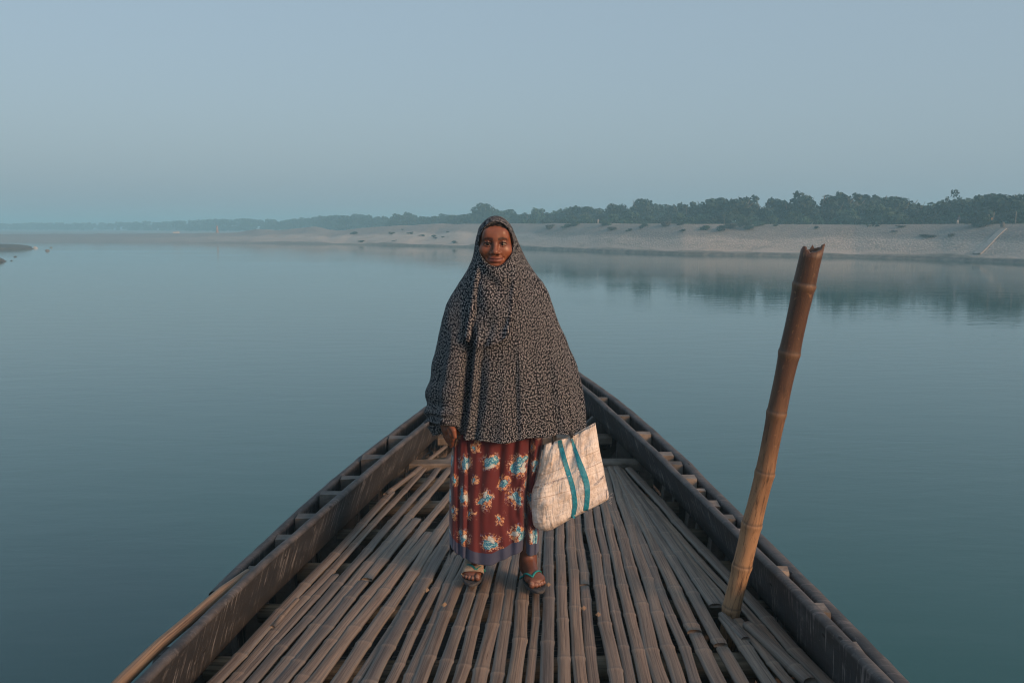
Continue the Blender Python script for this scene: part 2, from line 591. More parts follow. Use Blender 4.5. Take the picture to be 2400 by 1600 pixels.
def mat_skirt():
    q = NT('floral_cotton')
    uv = q.coord('UV')
    nz = q.new('TexNoise')
    q.link(uv, nz.inputs['Vector'])
    nz.inputs['Scale'].default_value = 38
    dv = q.vmath('SCALE', q.vmath('SUBTRACT', nz.outputs['Color'], (0.5, 0.5, 0.5)).outputs[0], scale=0.034).outputs[0]
    nz2 = q.new('TexNoise')
    q.link(uv, nz2.inputs['Vector'])
    nz2.inputs['Scale'].default_value = 17
    dv2 = q.vmath('SCALE', q.vmath('SUBTRACT', nz2.outputs['Color'], (0.5, 0.5, 0.5)).outputs[0], scale=0.062).outputs[0]
    wuv = q.vmath('ADD', q.vmath('ADD', uv, dv).outputs[0], dv2).outputs[0]
    sp = q.new('SeparateXYZ')
    q.link(wuv, sp.inputs[0])
    TU, TV = 0.128, 0.158

    def tile(ou, ov):
        x = q.math('MULTIPLY', q.math('SUBTRACT', q.math('FRACT', q.math('ADD', q.math('DIVIDE', sp.outputs[0], TU), ou)), 0.5), TU)
        y = q.math('MULTIPLY', q.math('SUBTRACT', q.math('FRACT', q.math('ADD', q.math('DIVIDE', sp.outputs[1], TV), ov)), 0.5), TV)
        cell = q.new('CombineXYZ')
        q.link(q.math('FLOOR', q.math('ADD', q.math('DIVIDE', sp.outputs[0], TU), ou)), cell.inputs[0])
        q.link(q.math('FLOOR', q.math('ADD', q.math('DIVIDE', sp.outputs[1], TV), ov)), cell.inputs[1])
        wn_ = q.new('TexWhiteNoise', noise_dimensions='3D')
        q.link(cell.outputs[0], wn_.inputs['Vector'])
        sc_ = q.new('SeparateColor')
        q.link(wn_.outputs['Color'], sc_.inputs[0])
        rt = q.new('VectorRotate', rotation_type='Z_AXIS')
        cb = q.new('CombineXYZ')
        q.link(q.math('ADD', x, q.math('MULTIPLY', q.math('SUBTRACT', sc_.outputs[0], 0.5), 0.026)), cb.inputs[0])
        q.link(q.math('ADD', y, q.math('MULTIPLY', q.math('SUBTRACT', sc_.outputs[1], 0.5), 0.030)), cb.inputs[1])
        q.link(q.vmath('SCALE', cb.outputs[0], scale=q.math('MULTIPLY_ADD', sc_.outputs[2], 0.34, 0.80)).outputs[0], rt.inputs['Vector'])
        q.link(q.math('MULTIPLY', sc_.outputs[0], 6.28), rt.inputs['Angle'])
        so_ = q.new('SeparateXYZ')
        q.link(rt.outputs[0], so_.inputs[0])
        return so_.outputs[0], so_.outputs[1]

    def ln(x, y):
        return q.math('SQRT', q.math('ADD', q.math('MULTIPLY', x, x), q.math('MULTIPLY', y, y)))

    def disc(r, r0, soft=0.15):
        mr = q.new('MapRange', interpolation_type='SMOOTHSTEP')
        q.link(r, mr.inputs['Value'])
        mr.inputs['From Min'].default_value = r0
        mr.inputs['From Max'].default_value = r0 * (1 - soft)
        return mr.outputs[0]
    U0, V0 = 0.22, 0.30
    xa, ya = tile(U0, V0)
    ra = ln(xa, ya)
    xb, yb = tile(U0 + 0.5, V0 + 0.5)
    rb = ln(xb, yb)
    fold = q.noise(uv, 16, 3, 0.6)
    c = q.mix(fold, (0.072, 0.0035, 0.0058), (0.098, 0.0055, 0.008))
    pn = q.noise(uv, 75, 2, 0.6)

    def petals(x, y, r, n, r0, rl, w, ph, col, keep):
        """ring of n petals pointing outward at radius r0 (half length rl)"""
        nonlocal c
        at_ = q.math('ARCTAN2', y, x)
        f_ = q.math('SUBTRACT', q.math('FRACT', q.math('ADD', q.math('MULTIPLY', at_, n / 6.28318), ph)), 0.5)
        a_ = q.math('DIVIDE', f_, w)
        b_ = q.math('DIVIDE', q.math('SUBTRACT', r, r0), rl)
        d2 = q.math('ADD', q.math('MULTIPLY', a_, a_), q.math('MULTIPLY', b_, b_))
        mr = q.new('MapRange', interpolation_type='SMOOTHSTEP')
        q.link(d2, mr.inputs['Value'])
        mr.inputs['From Min'].default_value = 1.15
        mr.inputs['From Max'].default_value = 0.7
        m_ = q.math('MULTIPLY', mr.outputs[0], q.math('GREATER_THAN', pn, keep))
        c = q.mix(m_, c, col)
    tan_ = q.mix(q.ramp(pn, [(0.42, 0.0), (0.58, 1.0)]), (0.34, 0.125, 0.05), (0.50, 0.29, 0.16))
    pale = q.mix(q.ramp(pn, [(0.42, 0.0), (0.58, 1.0)]), (0.60, 0.42, 0.33), (0.17, 0.18, 0.32))
    ml, rl = leaf_mask(q, uv, 1 / 0.0120, 0.60, 0.25)
    mb, rb2 = leaf_mask(q, uv, 1 / 0.0078, 0.42, 0.28, (3.3, 1.7, 0))
    zone = q.math('MULTIPLY', q.math('MAXIMUM', disc(ra, 0.056, 0.45), disc(rb, 0.034, 0.5)), q.ramp(pn, [(0.34, 0.0), (0.46, 1.0)]))
    lc = q.ramp(rl.outputs[1], [(0.0, (0.36, 0.14, 0.055)), (0.40, (0.50, 0.27, 0.14)), (0.52, (0.58, 0.40, 0.31)), (0.78, (0.12, 0.13, 0.26)), (1.0, (0.07, 0.008, 0.010))])
    c = q.mix(q.math('MULTIPLY', ml, zone), c, lc)
    spk = q.math('MULTIPLY', q.math('MULTIPLY', mb, zone), q.math('GREATER_THAN', rb2.outputs[1], 0.55))
    c = q.mix(q.math('MULTIPLY', spk, 0.9), c, (0.55, 0.40, 0.33))
    petals(xa, ya, ra, 11, .0285, .0085, .32, .1, tan_, 0.36)
    petals(xb, yb, rb, 8, .0195, .0085, .34, .5, tan_, 0.33)
    swirl = q.noise(uv, 130, 2, 0.5, 1.5)
    blue = q.ramp(swirl, [(0.38, (0.012, 0.10, 0.19)), (0.52, (0.03, 0.27, 0.40)), (0.62, (0.42, 0.55, 0.55))])
    for ox, oy, r0 in ((-0.012, -0.013, 0.0185), (0.015, -0.004, 0.0175), (-0.002, 0.018, 0.0140)):
        rr = ln(q.math('SUBTRACT', xa, ox), q.math('SUBTRACT', ya, oy))
        c = q.mix(disc(rr, r0), c, blue if oy < 0.01 else q.mix(0.6, blue, (0.60, 0.58, 0.52)))
    c = q.mix(disc(ln(xb, yb), 0.0115), c, blue)
    # navy border at the hem, from the vertex tint
    at = q.new('Attribute', attribute_name='tint')
    s2 = q.new('SeparateColor')
    q.link(at.outputs['Color'], s2.inputs[0])
    c = q.mix(q.math('GREATER_THAN', s2.outputs[0], 0.5), c, q.mix(fold, (0.028, 0.038, 0.082), (0.046, 0.056, 0.108)))
    return q.out(c, 0.8, q.bump(q.noise(uv, 420, 2, 0.5), 0.12, 0.001), Sheen_Weight=0.2)


M_SKIRT = mat_skirt()


def mat_bag():
    q = NT('woven_sack')
    uv = q.coord('UV')
    n1 = q.noise(uv, 9, 6, 0.68, 0.6)
    n2 = q.noise(q.mapping(uv, (60, 10, 1)), 1.0, 4, 0.65, 0.4)
    n3 = q.noise(q.mapping(uv, (10, 55, 1)), 1.0, 4, 0.65, 0.6)
    c = q.mix(q.ramp(n1, [(0.46, 0.0), (0.72, 1.0)]), (0.74, 0.70, 0.655), (0.46, 0.345, 0.245))
    c = q.mix(q.ramp(n2, [(0.53, 0.0), (0.72, 0.65)]), c, (0.30, 0.21, 0.14))
    c = q.mix(q.ramp(n3, [(0.56, 0.0), (0.76, 0.5)]), c, (0.34, 0.25, 0.18))
    c = q.mix(q.ramp(q.noise(uv, 4.5, 3, 0.5), [(0.52, 0.0), (0.66, 0.4)]), c, (0.50, 0.49, 0.52))
    h = q.math('ADD', q.math('ADD', n2, n3), q.math('MULTIPLY', n1, 1.5))
    return q.out(c, 0.6, q.bump(h, 0.9, 0.009))


M_BAG = mat_bag()
M_STRIPE = mat_flat('blue_tape', (0.008, 0.20, 0.29), 0.6, 0.18, 60)
M_BAGINK = mat_flat('faded_brown_ink', (0.16, 0.085, 0.06), 0.8, 0.2, 60)
M_BAGNAVY = mat_flat('navy_ink', (0.045, 0.05, 0.10), 0.8, 0.2, 60)
M_SEAM = mat_flat('seam_thread', (0.34, 0.25, 0.18), 0.8, 0.3, 60)
M_STRAP = mat_flat('black_strap', (0.015, 0.015, 0.017), 0.7, 0.2, 40)
M_SOLE = mat_flat('rubber_sole', (0.045, 0.045, 0.048), 0.75, 0.25, 60)
M_THONG = mat_flat('turquoise_rubber', (0.012, 0.20, 0.20), 0.45, 0.12, 60)
M_BAND = mat_flat('bandage_cloth', (0.36, 0.29, 0.22), 0.9, 0.14, 50)
M_HAIR = mat_flat('black_hair', (0.010, 0.008, 0.008), 0.5, 0.3, 80)
M_IRIS = mat_flat('dark_iris', (0.010, 0.006, 0.004), 0.12, 0.2, 60)
M_EYE = mat_flat('eye_white', (0.24, 0.19, 0.165), 0.25, 0.05, 60)

# ================================================================== THE RIVER AND ITS BANKS
R = 2300.0
mk('water', [(-R, -180, 0), (R, -180, 0), (R, R, 0), (-R, R, 0)], [(0, 1, 2, 3)], M_WATER, kind='structure', smooth=False)

wl_px = np.array([-2600, -900, 0, 200, 400, 560, 700, 850, 1000, 1200, 1400, 1600, 1800, 2000, 2200, 2400, 2800, 3600, 5200])
wl_py = np.array([567, 567, 567.5, 568, 569, 570, 571.5, 574, 577.5, 582, 590, 597, 600, 603.5, 609, 617, 630, 655, 700])
tp_px = np.array([-2600, -900, 0, 300, 400, 480, 560, 600, 630, 650, 740, 755, 770, 800, 900, 1000, 1120, 1400, 2000, 2250, 2400, 2800, 5200])
tp_py = np.array([548, 548, 548, 547, 545.5, 545, 543, 536, 535.5, 538, 529, 531, 537, 537.5, 527, 521.5, 520, 518.5, 520.5, 518, 517, 515, 512])
run_px = np.array([-2600, 400, 900, 1200, 2400, 5200])
run_m = np.array([60, 45, 22, 13, 11, 11])


def bank_base(px):
    return at_z(px, float(np.interp(px, wl_px, wl_py)), 0.0)


def bank_pt(px, t, lift=0.0):
    """t 0 at the waterline, 1 at the crest"""
    b = bank_base(px)
    d = Vector((b.x, b.y, 0))
    L = d.length
    u = d / L
    L1 = L + float(np.interp(px, run_px, run_m))
    py = float(np.interp(px, tp_px, tp_py))
    r = ray(px, py)
    hz = math.hypot(r.x, r.y)
    zc = CAM.z + r.z / hz * L1
    p = u * (L + (L1 - L) * t)
    s = t ** 0.9
    # a break of slope half way: flatter sand below, steeper facing above
    z = zc * (0.92 * s + 0.08 * math.sin(2 * math.pi * t) * -0.5)
    return Vector((p.x, p.y, z + lift))


pxs = np.concatenate([np.linspace(-2600, -300, 40), np.linspace(-280, 2700, 380), np.linspace(2740, 5200, 40)])
ts = [-0.08, -0.02, 0.0, 0.03, 0.06, 0.1, 0.15, 0.2, 0.26, 0.32, 0.38, 0.44, 0.5, 0.56, 0.62, 0.68, 0.74, 0.8, 0.86, 0.92, 0.96, 1.0]
V, TI = [], []
for t in ts:
    for px in pxs:
        p = bank_pt(px, max(t, 0))
        if t < 0:
            d = Vector((p.x, p.y, 0)).normalized()
            p = p + d * (t * 60) + Vector((0, 0, t * 6))
        amp = 0.30 * min(1, max(0, t) * 6) * (1 - 0.65 * max(0, (t - .9) / .1))
        rough = float(np.interp(px, [500, 900, 1150, 1400], [1.5, 1.6, 1.2, 0.55]))
        nz = mnoise.fractal((p.x * 0.16, p.y * 0.16, 3.1), 0.9, 2.1, 4)
        p.z += amp * rough * nz
        if (t == 0.03 or t == 0.06) and px > 900:                         # small wave-cut step along the edge
            p.z += 0.14
        V.append(p)
        TI.append((max(t, 0) if px > 900 else max(max(t, 0), .17 - .17 * max(0, (px - 300) / 600)), float(np.interp(px, [1150, 1500], [0, 1])) * min(1, max(0, t - .1) * 6), float(np.interp(px, [250, 950], [1, 0])), 1))  # far left: dark water edge left out and grey-blue mixed in as painted haze
nb = len(pxs)
# ground behind the crest, falling a little then running out to the horizon
for dist, dz in ((4, -0.25), (14, -1.1), (60, -1.4), (400, -1.2), (1500, -1.0)):
    for px in pxs:
        c = bank_pt(px, 1.0)
        d = Vector((c.x, c.y, 0)).normalized()
        L = min(Vector((c.x, c.y, 0)).length + dist, 2200)
        p = d * L
        V.append(Vector((p.x, p.y, max(0.5, c.z + dz) + 0.15 * mnoise.noise((p.x * .05, p.y * .05, 0)))))
        TI.append((0.8, 0, float(np.interp(px, [250, 950], [1, 0])), 1))  # painted haze carries on over the ground at far left
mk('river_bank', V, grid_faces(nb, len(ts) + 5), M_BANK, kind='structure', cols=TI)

# pale concrete ramp down the right hand slope
V, n = [], 14
for i in range(n):
    t = i / (n - 1)
    for sgn in (-1, 1):
        px = 2350 - 62 * t + sgn * (6.0 + 3.0 * t)
        tt = 0.80 - 0.62 * t
        V.append(bank_pt(px, tt, 0.12))
Vb = [v - Vector((0, 0, 0.9)) for v in V]
F = [tuple(f) for f in grid_faces(2, n)] + [(i * 2 + s, i * 2 + 2 + s, 2 * n + i * 2 + 2 + s, 2 * n + i * 2 + s) for i in range(n - 1) for s in (0, 1)] + [(0, 1, 2 * n + 1, 2 * n)]
mk('path', V + Vb, F, M_RAMP, kind='structure', smooth=False)


def blob(cx, cy, cz, rx, ry, rz, seed, nu=18, nv=8, rough=0.25):
    V = []
    for j in range(nv):
        ph = (j / (nv - 1)) * math.pi / 2 * 1.15 - 0.15 * math.pi / 2
        for i in range(nu):
            th = 2 * math.pi * i / nu
            k = 1 + rough * mnoise.noise((math.cos(th) * 1.7 + seed, math.sin(th) * 1.7, ph * 1.5 + seed))
            V.append((cx + rx * k * math.cos(ph) * math.cos(th), cy + ry * k * math.cos(ph) * math.sin(th), cz + rz * k * math.sin(ph)))
    return V, grid_faces(nu, nv, True)


# mud spits reaching in from the left edge
p = at_z(-70, 583, 0)
V, F = blob(p.x, p.y, -0.1, 11.5, 4.0, 0.85, 1.0, 60, 10, 0.35)
mk('mudflat', V, F, M_MUD, kind='structure')
p = at_z(-45, 613, 0)
V, F = blob(p.x, p.y, -0.1, 2.9, 1.6, 0.60, 6.0, 40, 10, 0.4)
mk('mudflat', V, F, M_MUD, kind='structure')

stones = [(82, 581.5, 0.26, M_WHITE, 'pale stone at the tip of the far mud spit'),
          (66, 581, 0.20, M_WHITE, 'small pale stone beside the spit tip stone, further left'),
          (111, 588, 0.24, M_STONE, 'brownish stone in the water beyond the mud spit, nearer of two'),
          (120, 580.5, 0.17, M_STONE, 'dark stone in the water farthest right of the mud spit'),
          (35.5, 602, 0.13, M_MUD, 'tiny dark stone in the water between the two mud spits'),
          (27, 611, 0.09, M_MUD, 'tiny dark stone in the water beside the near mud spit')]
for px, py, r, m, lb in stones:
    p = at_z(px, py, 0)
    V, F = blob(p.x, p.y, -0.02, r * 1.6, r, r, px, 12, 6, 0.5)
    o = mk('stone', V, F, m)
    tag(o, lb, 'stone', 'stones in the shallow water on the left')


# ------------------------------------------------------------------ trees
def crown_mesh(seed, lobes, n, leaf, mat, flat=0.85, name='crown'):
    r = np.random.default_rng(seed)
    V, F = [], []
    wts = np.array([l[3] ** 2 for l in lobes])
    wts = wts / wts.sum()
    for k in range(n):
        l = lobes[r.choice(len(lobes), p=wts)]
        d = r.normal(size=3)
        d /= np.linalg.norm(d)
        rad = l[3] * (r.uniform(0.0, 1.0) ** 0.33) * (1 + 0.12 * mnoise.noise((d[0] * 2.5 + seed, d[1] * 2.5, d[2] * 2.5)))
        c = np.array(l[:3]) + d * rad * np.array([1, 1, flat])
        nrm = d + r.normal(size=3) * 0.6
        nrm /= np.linalg.norm(nrm)
        a = np.cross(nrm, r.normal(size=3))
        a /= np.linalg.norm(a)
        b = np.cross(nrm, a)
        s = leaf * r.uniform(0.6, 1.3)
        i0 = len(V)
        V += [c - a * s * .5 - b * s * .35, c + a * s * .55 - b * s * .25, c + a * s * .35 + b * s * .4, c - a * s * .3 + b * s * .45]
        F.append((i0, i0 + 1, i0 + 2, i0 + 3))
    return mesh_data(name, np.array(V), F, mat, smooth=False)


def trunk_mesh(seed, h, spread, r0):
    r = random.Random(seed)
    V, F = [], []

    def limb(a, b, ra, rb):
        v, f, _ = tube([a, a.lerp(b, .5) + Vector((r.uniform(-.08, .08), r.uniform(-.08, .08), 0)) * spread, b], [ra, (ra + rb) / 2, rb], 6)
        o = len(V)
        V.extend(v)
        F.extend([tuple(i + o for i in q_) for q_ in f])
    fork = Vector((0, 0, h * 0.42))
    limb(Vector((0, 0, -0.6)), fork, r0, r0 * .7)
    for k in range(5):
        a = 2 * math.pi * k / 5 + r.uniform(-.4, .4)
        limb(fork - Vector((0, 0, r.uniform(0, .3))), Vector((math.cos(a) * spread * .6, math.sin(a) * spread * .6, h * r.uniform(.65, .88))), r0 * .5, r0 * .15)
    return mesh_data('trunk', V, F, M_BARK)


def lobes_for(seed, kind):
    r = random.Random(seed)
    L = []
    if kind == 'dome':
        L = [(0, 0, .50, .34), (.1, .05, .22, .26), (-.15, -.05, .20, .24)]
        for k in range(7):
            a = 2 * math.pi * k / 7 + r.uniform(-.3, .3)
            L.append((math.cos(a) * .33, math.sin(a) * .33, r.uniform(.22, .60), r.uniform(.17, .26)))
        for k in range(4):
            a = r.uniform(0, 6.3)
            L.append((math.cos(a) * .16, math.sin(a) * .16, r.uniform(.70, .82), r.uniform(.12, .19)))
    elif kind == 'tall':
        for k in range(10):
            a = r.uniform(0, 6.3)
            z = .15 + .72 * k / 9
            L.append((math.cos(a) * .17, math.sin(a) * .17, z, r.uniform(.14, .24) * (1.15 - .5 * k / 9)))
    elif kind == 'wide':
        for k in range(11):
            a = r.uniform(0, 6.3)
            q_ = r.uniform(.1, .55)
            L.append((math.cos(a) * q_, math.sin(a) * q_, r.uniform(.20, .78) - .15 * q_, r.uniform(.16, .25)))
    elif kind == 'bush':
        for k in range(8):
            a = r.uniform(0, 6.3)
            q_ = r.uniform(.0, .42)
            L.append((math.cos(a) * q_, math.sin(a) * q_, r.uniform(.18, .72) * (1 - .5 * q_), r.uniform(.20, .28)))
    return L


# unit trees (height 1 m) -> scaled by the empties
CR = {}
for i, (kind, mat, n, leaf) in enumerate([('dome', M_LEAFD, 1500, .086), ('dome', M_LEAFD, 1500, .088), ('tall', M_LEAFD, 1200, .080), ('wide', M_LEAFD, 1600, .088), ('wide', M_LEAFD, 1500, .088),
                                           ('dome', M_LEAFL, 1500, .086), ('bush', M_LEAFL, 1300, .085), ('bush', M_LEAFL, 1200, .085), ('bush', M_LEAFD, 1200, .085), ('bush', M_LEAFB, 1000, .09)]):
    CR[i] = crown_mesh(100 + i, lobes_for(40 + i, kind), n, leaf, mat)
TRK = [trunk_mesh(3, 1.0, .5, .035), trunk_mesh(8, 1.0, .6, .03), trunk_mesh(13, .7, .7, .03)]


def tree(name, p, h, wid, crown, trunk, label, cat, group, rz=None):
    o = empty(name, p, label, cat, group)
    o.scale = (wid, wid, h)
    o.rotation_euler = (0, 0, random.uniform(0, 6.3) if rz is None else rz)
    add('crown', CR[crown], o, True)
    add('trunk' if cat == 'tree' else 'stem', TRK[trunk], o, True)
    return o


prof_px = [-600, 0, 200, 300, 420, 480, 560, 660, 720, 800, 850, 880, 920, 950, 985, 1010, 1060, 1100, 1112, 1135, 1165, 1180, 1220, 1260, 1300, 1330, 1395, 1430, 1465, 1500, 1520, 1560, 1600, 1640, 1680, 1750, 1800, 1830, 1860, 1900, 1930, 1960, 1990, 2020, 2050, 2080, 2110, 2150, 2200, 2260, 2290, 2330, 2350, 2400, 2700, 3400]
prof_py = [520, 522, 521, 519, 516, 514, 511, 514, 509, 501, 500, 504, 504, 497, 506, 507, 499, 501, 500, 475, 480, 494, 500, 488, 500, 483, 482, 469, 470, 464, 470, 478, 477, 468, 456, 454, 456, 459, 457, 447, 444, 448, 455, 457, 450, 454, 456, 465, 461, 464, 458, 450, 449, 453, 450, 450]
D_px = [-600, 0, 300, 600, 900, 1130, 1400, 1700, 2000, 2400, 3400]
D_m = [900, 800, 680, 500, 330, 235, 190, 160, 148, 138, 150]


def tree_at(px, top_py, D, crown, trunk, widk, name, label, cat, group, base_drop=0.0):
    r = ray(px, top_py)
    hz = math.hypot(r.x, r.y)
    c = bank_pt(px, 1.0)
    cdist = math.hypot(c.x, c.y)
    D = cdist + random.uniform(2.5, 6) if D < 0 else max(D, cdist + 9)
    p = Vector((r.x / hz * D, r.y / hz * D, 0))
    ztop = CAM.z + r.z / hz * D
    zb = max(0.5, c.z - 1.25)
    h = (ztop - zb) / 0.93
    p.z = zb
    return tree(name, p, h, h * widk, crown, trunk, label, cat, group)


G_R, G_M, G_L = 'dark trees of the wood behind the right embankment', 'hazy trees above the middle of the bank', 'faint trees along the far left shore'
ZONES = [(1230, 1480, 'between headscarf and domed trees'), (1480, 1660, 'just right of the domed trees'), (1660, 1850, 'left of the broken pole top'),
         (1850, 1990, 'directly above the broken pole top'), (1990, 2140, 'right of the broken pole top'), (2140, 2300, 'left of the pale ramp'), (2300, 9999, 'above the pale ramp at the right edge')]
ZONES_L = [(-999, 110, 'above the mud spits at the left edge'), (110, 330, 'between the mud spits and the white huts'), (330, 460, 'behind the white huts'), (460, 580, 'around the reddish tower'), (580, 830, 'between the reddish tower and the rising sand')]
ZONES_M = [(820, 930, 'left of the lone round tree'), (930, 1110, 'between the lone round tree and the tallest round tree'), (1110, 1230, 'beside the headscarf'), (1230, 1400, 'right of the headscarf')]


def zone(px, zs):
    for a, b, t in zs:
        if a <= px < b:
            return t
    return zs[-1][2]


special = [(1137, 474, 232, 0, 0, 1.0, 'tall round tree standing above the others just left of the headscarf'),
           (953, 497, 315, 1, 1, 1.15, 'round hazy tree standing alone left of the tallest tree behind the woman'),
           (1445, 468, 182, 3, 0, 1.05, 'dark round topped tree left of the pair to the right of the woman'),
           (1500, 463, 180, 0, 1, 1.05, 'dark domed tree right of the pair to the right of the woman'),
           (1930, 443, 148, 3, 0, 1.15, 'tallest broad dark crown of the wood above the broken pole top'),
           (1885, 450, 150, 1, 0, 0.8, 'dark crown just left of the tallest broad crown above the pole'),
           (2335, 449, 138, 4, 1, 1.0, 'dark tree with uneven crown near the right edge of the picture'),
           (2395, 453, 138, 0, 0, 0.9, 'dark tree cut by the right edge of the picture')]
for px, py, D, c, t, wk, lb in special:
    tree_at(px, py, D, c, t, wk, 'tree', lb, 'tree', None)
taken = [s[0] for s in special]
px = -330.0
i = 0
while px < 2720:
    top = float(np.interp(px, prof_px, prof_py))
    D = float(np.interp(px, D_px, D_m)) * random.uniform(0.97, 1.10)
    near = px > 1380
    mid = 820 < px <= 1380
    if not any(abs(px - t) < (20 if near else 12) for t in taken):
        z_ = zone(px, ZONES if near else ZONES_M if mid else ZONES_L)
        lb = ('dark tree of the wood ' if near else 'hazy grey green tree ' if mid else 'faint bluish tree of the far line ') + z_
        tree_at(px, top + random.choice([0, 1, 3, 6, 10] if near else [0, 0, 1, 2.5]), D, random.choice([0, 1, 2, 3, 4, 3] if near else [0, 1, 3, 4, 5]), random.choice([0, 1]),
                random.uniform(0.85, 1.45) * (1.0 if near else 1.2), 'tree', lb, 'tree', (G_R if near else G_M if mid else G_L) + ', ' + z_)
    px += random.uniform(24, 36) if near else random.uniform(13, 20) if mid else random.uniform(10, 16)
# lighter, lower growth in front of the wood
px = 1225.0
while px < 2700:
    D = float(np.interp(px, D_px, D_m)) - random.uniform(14, 24)
    top = float(np.interp(px, prof_px, prof_py))
    hi = 519 - (519 - top) * random.uniform(0.28, 0.60)
    tree_at(px, hi, -1, random.choice([5, 6, 7, 6, 8]), 2, random.uniform(0.95, 1.4), 'tree', 'lighter green low tree before the wood ' + zone(px, ZONES), 'tree', 'light green low trees before the wood, ' + zone(px, ZONES))
    px += random.uniform(22, 38)
# bare spindly tree showing above the wood
pb = at_y(2238, 447, 140)
o = empty('tree', (pb.x, pb.y, 2.6), 'spindly bare tree with thin crown poking above the right wood', 'tree')
o.scale = (4.2, 4.2, (pb.z - 2.6))
add('trunk', TRK[1], o, True)
add('crown', crown_mesh(77, [(0.0, 0, .93, .13), (.18, 0, .80, .09), (-.25, 0, .82, .06), (-.5, 0, .72, .05)], 170, .045, M_LEAFD), o, True)

# shrubs on the slope
shr = [(1748, 0.80, 2.3, 1.3, 8, 'large dark shrub on the slope, the biggest left of the pole'),
       (2283, 0.90, 2.6, 1.5, 8, 'large dark green bush at the top of the right slope above the ramp'),
       (2306, 0.95, 2.1, 1.6, 6, 'pale feathery bush right beside the dark bush above the ramp'),
       (1911, 0.80, 0.9, 0.6, 8, 'small dark shrub on the slope directly above the broken pole top')]
for px, t, w, h, c, lb in shr:
    tree('shrub', bank_pt(px, t, -0.1), h, w, c, 2, lb, 'shrub', None)
for px, t in ((1345, .86), (1330, .80), (1420, .9), (1435, .72), (1505, .80), (1512, .86), (1560, .9), (1590, .93), (1600, .7), (1648, .75), (1655, .82), (1690, .72), (1710, .82), (1780, .93), (1815, .92), (1476, .68), (1290, .75)):
    w = random.uniform(1.0, 2.2)
    tree('shrub', bank_pt(px, t, -0.1), w * random.uniform(.35, .6), w, random.choice([8, 9, 9, 7]), 2, 'low dark shrub on the upper bank slope right of the woman', 'shrub', 'low shrubs on the upper slope right of the woman')
for px, t in ((2110, .88), (2095, .72), (2165, .60), (2180, .58), (2230, .62)):
    w = random.uniform(1.0, 2.0)
    tree('shrub', bank_pt(px, t, -0.1), w * .3, w, 9, 2, 'flat brownish tuft on the blockwork slope right of the pole', 'shrub', 'flat tufts on the blockwork slope right of the pole')
for k in range(16):
    px = random.uniform(820, 1075)
    t = random.uniform(.15, .8)
    w = random.uniform(0.6, 1.7)
    tree('shrub', bank_pt(px, t, -0.15), w * random.uniform(.3, .5), w, random.choice([8, 9]), 2, 'small hazy tuft on the sandy slope left of the woman', 'shrub', 'tufts on the sandy slope left of the woman')


# far small things ---------------------------------------------------
def figure(name, base, h, top_mat, low_mat, bend, label, group):
    """tiny far person: legs, torso, head as one body mesh plus cloth"""
    o = empty(name, base, label, 'person', group)
    b = Vector((0, 0, 0))
    hip = Vector((0, 0, h * .47))
    neck = hip + Vector((bend * h * .2, 0, h * (.36 - .1 * bend)))
    V, F = [], []

    def put(v, f):
        k = len(V)
        V.extend(v)
        F.extend([tuple(i + k for i in q_) for q_ in f])
    for s in (-1, 1):
        v, f, _ = tube([Vector((s * h * .07, 0, 0)), Vector((s * h * .07, -h * .02, h * .25)), hip + Vector((s * h * .04, 0, 0))], [h * .035, h * .05, h * .06], 8)
        put(v, f)
    body = mk('body', [p_ for p_ in V], list(F), low_mat, o, local=True)
    V, F = [], []
    v, f, _ = tube([hip, hip.lerp(neck, .6), neck], [h * .085, h * .11, h * .05], 10, 0.7)
    put(v, f)
    for s in (-1, 1):
        v, f, _ = tube([neck + Vector((s * h * .1, 0, -h * .02)), neck + Vector((s * h * .14, -h * .02, -h * .2)), neck + Vector((s * h * .12, -h * .06, -h * .36))], [h * .035, h * .03, h * .025], 8)
        put(v, f)
    mk('shirt', V, F, top_mat, o, local=True)
    v, f = blob(neck.x + bend * h * .04, -h * .01, neck.z + h * .06, h * .065, h * .07, h * .085, 2.0, 10, 7, 0.05)
    v += [(x, y, 2 * (neck.z + h * .06) - z) for x, y, z in v]
    f = np.concatenate([f, f[:, ::-1] + 70])
    mk('head', v, f, M_BARK, o, local=True)
    return o


figure('person', bank_pt(2240, 1.0, -0.05), 1.15, M_NAVY, M_WHITE, 0.5, 'distant person in white trousers on the crest of the right bank', None)
figure('person', bank_pt(2320, 1.0, -0.05), 0.95, M_ORANGE, M_ORANGE, 0.0, 'distant figure in orange beside the posts on the right bank', None)
figure('person', bank_pt(1401, 1.0, -0.05), 0.85, M_WHITE, M_WHITE, 0.2, 'tiny distant figure in white on the crest right of the woman', None)
for px, hh, lb in ((2311, 1.1, 'short grey post just left of the orange figure'), (2322.5, 1.35, 'grey post directly behind the orange figure'), (2374, 1.4, 'grey post near the right edge of the bank crest')):
    b = bank_pt(px, 1.0, -0.3)
    v, f, _ = tube([b, b + Vector((0.02, 0, hh * .5 + .15)), b + Vector((0.05, 0, hh + .3))], [.06, .055, .05], 6)
    o = mk('post', v, f, M_STONE)
    tag(o, lb, 'post', 'posts on the crest of the right bank')
b = bank_pt(2345, .80, 0.35)
v, f = blob(b.x, b.y, b.z, .28, .25, .45, 5, 12, 6, .3)
tag(mk('boulder', v, f, M_MUD), 'small dark boulder at the upper end of the pale ramp', 'boulder')


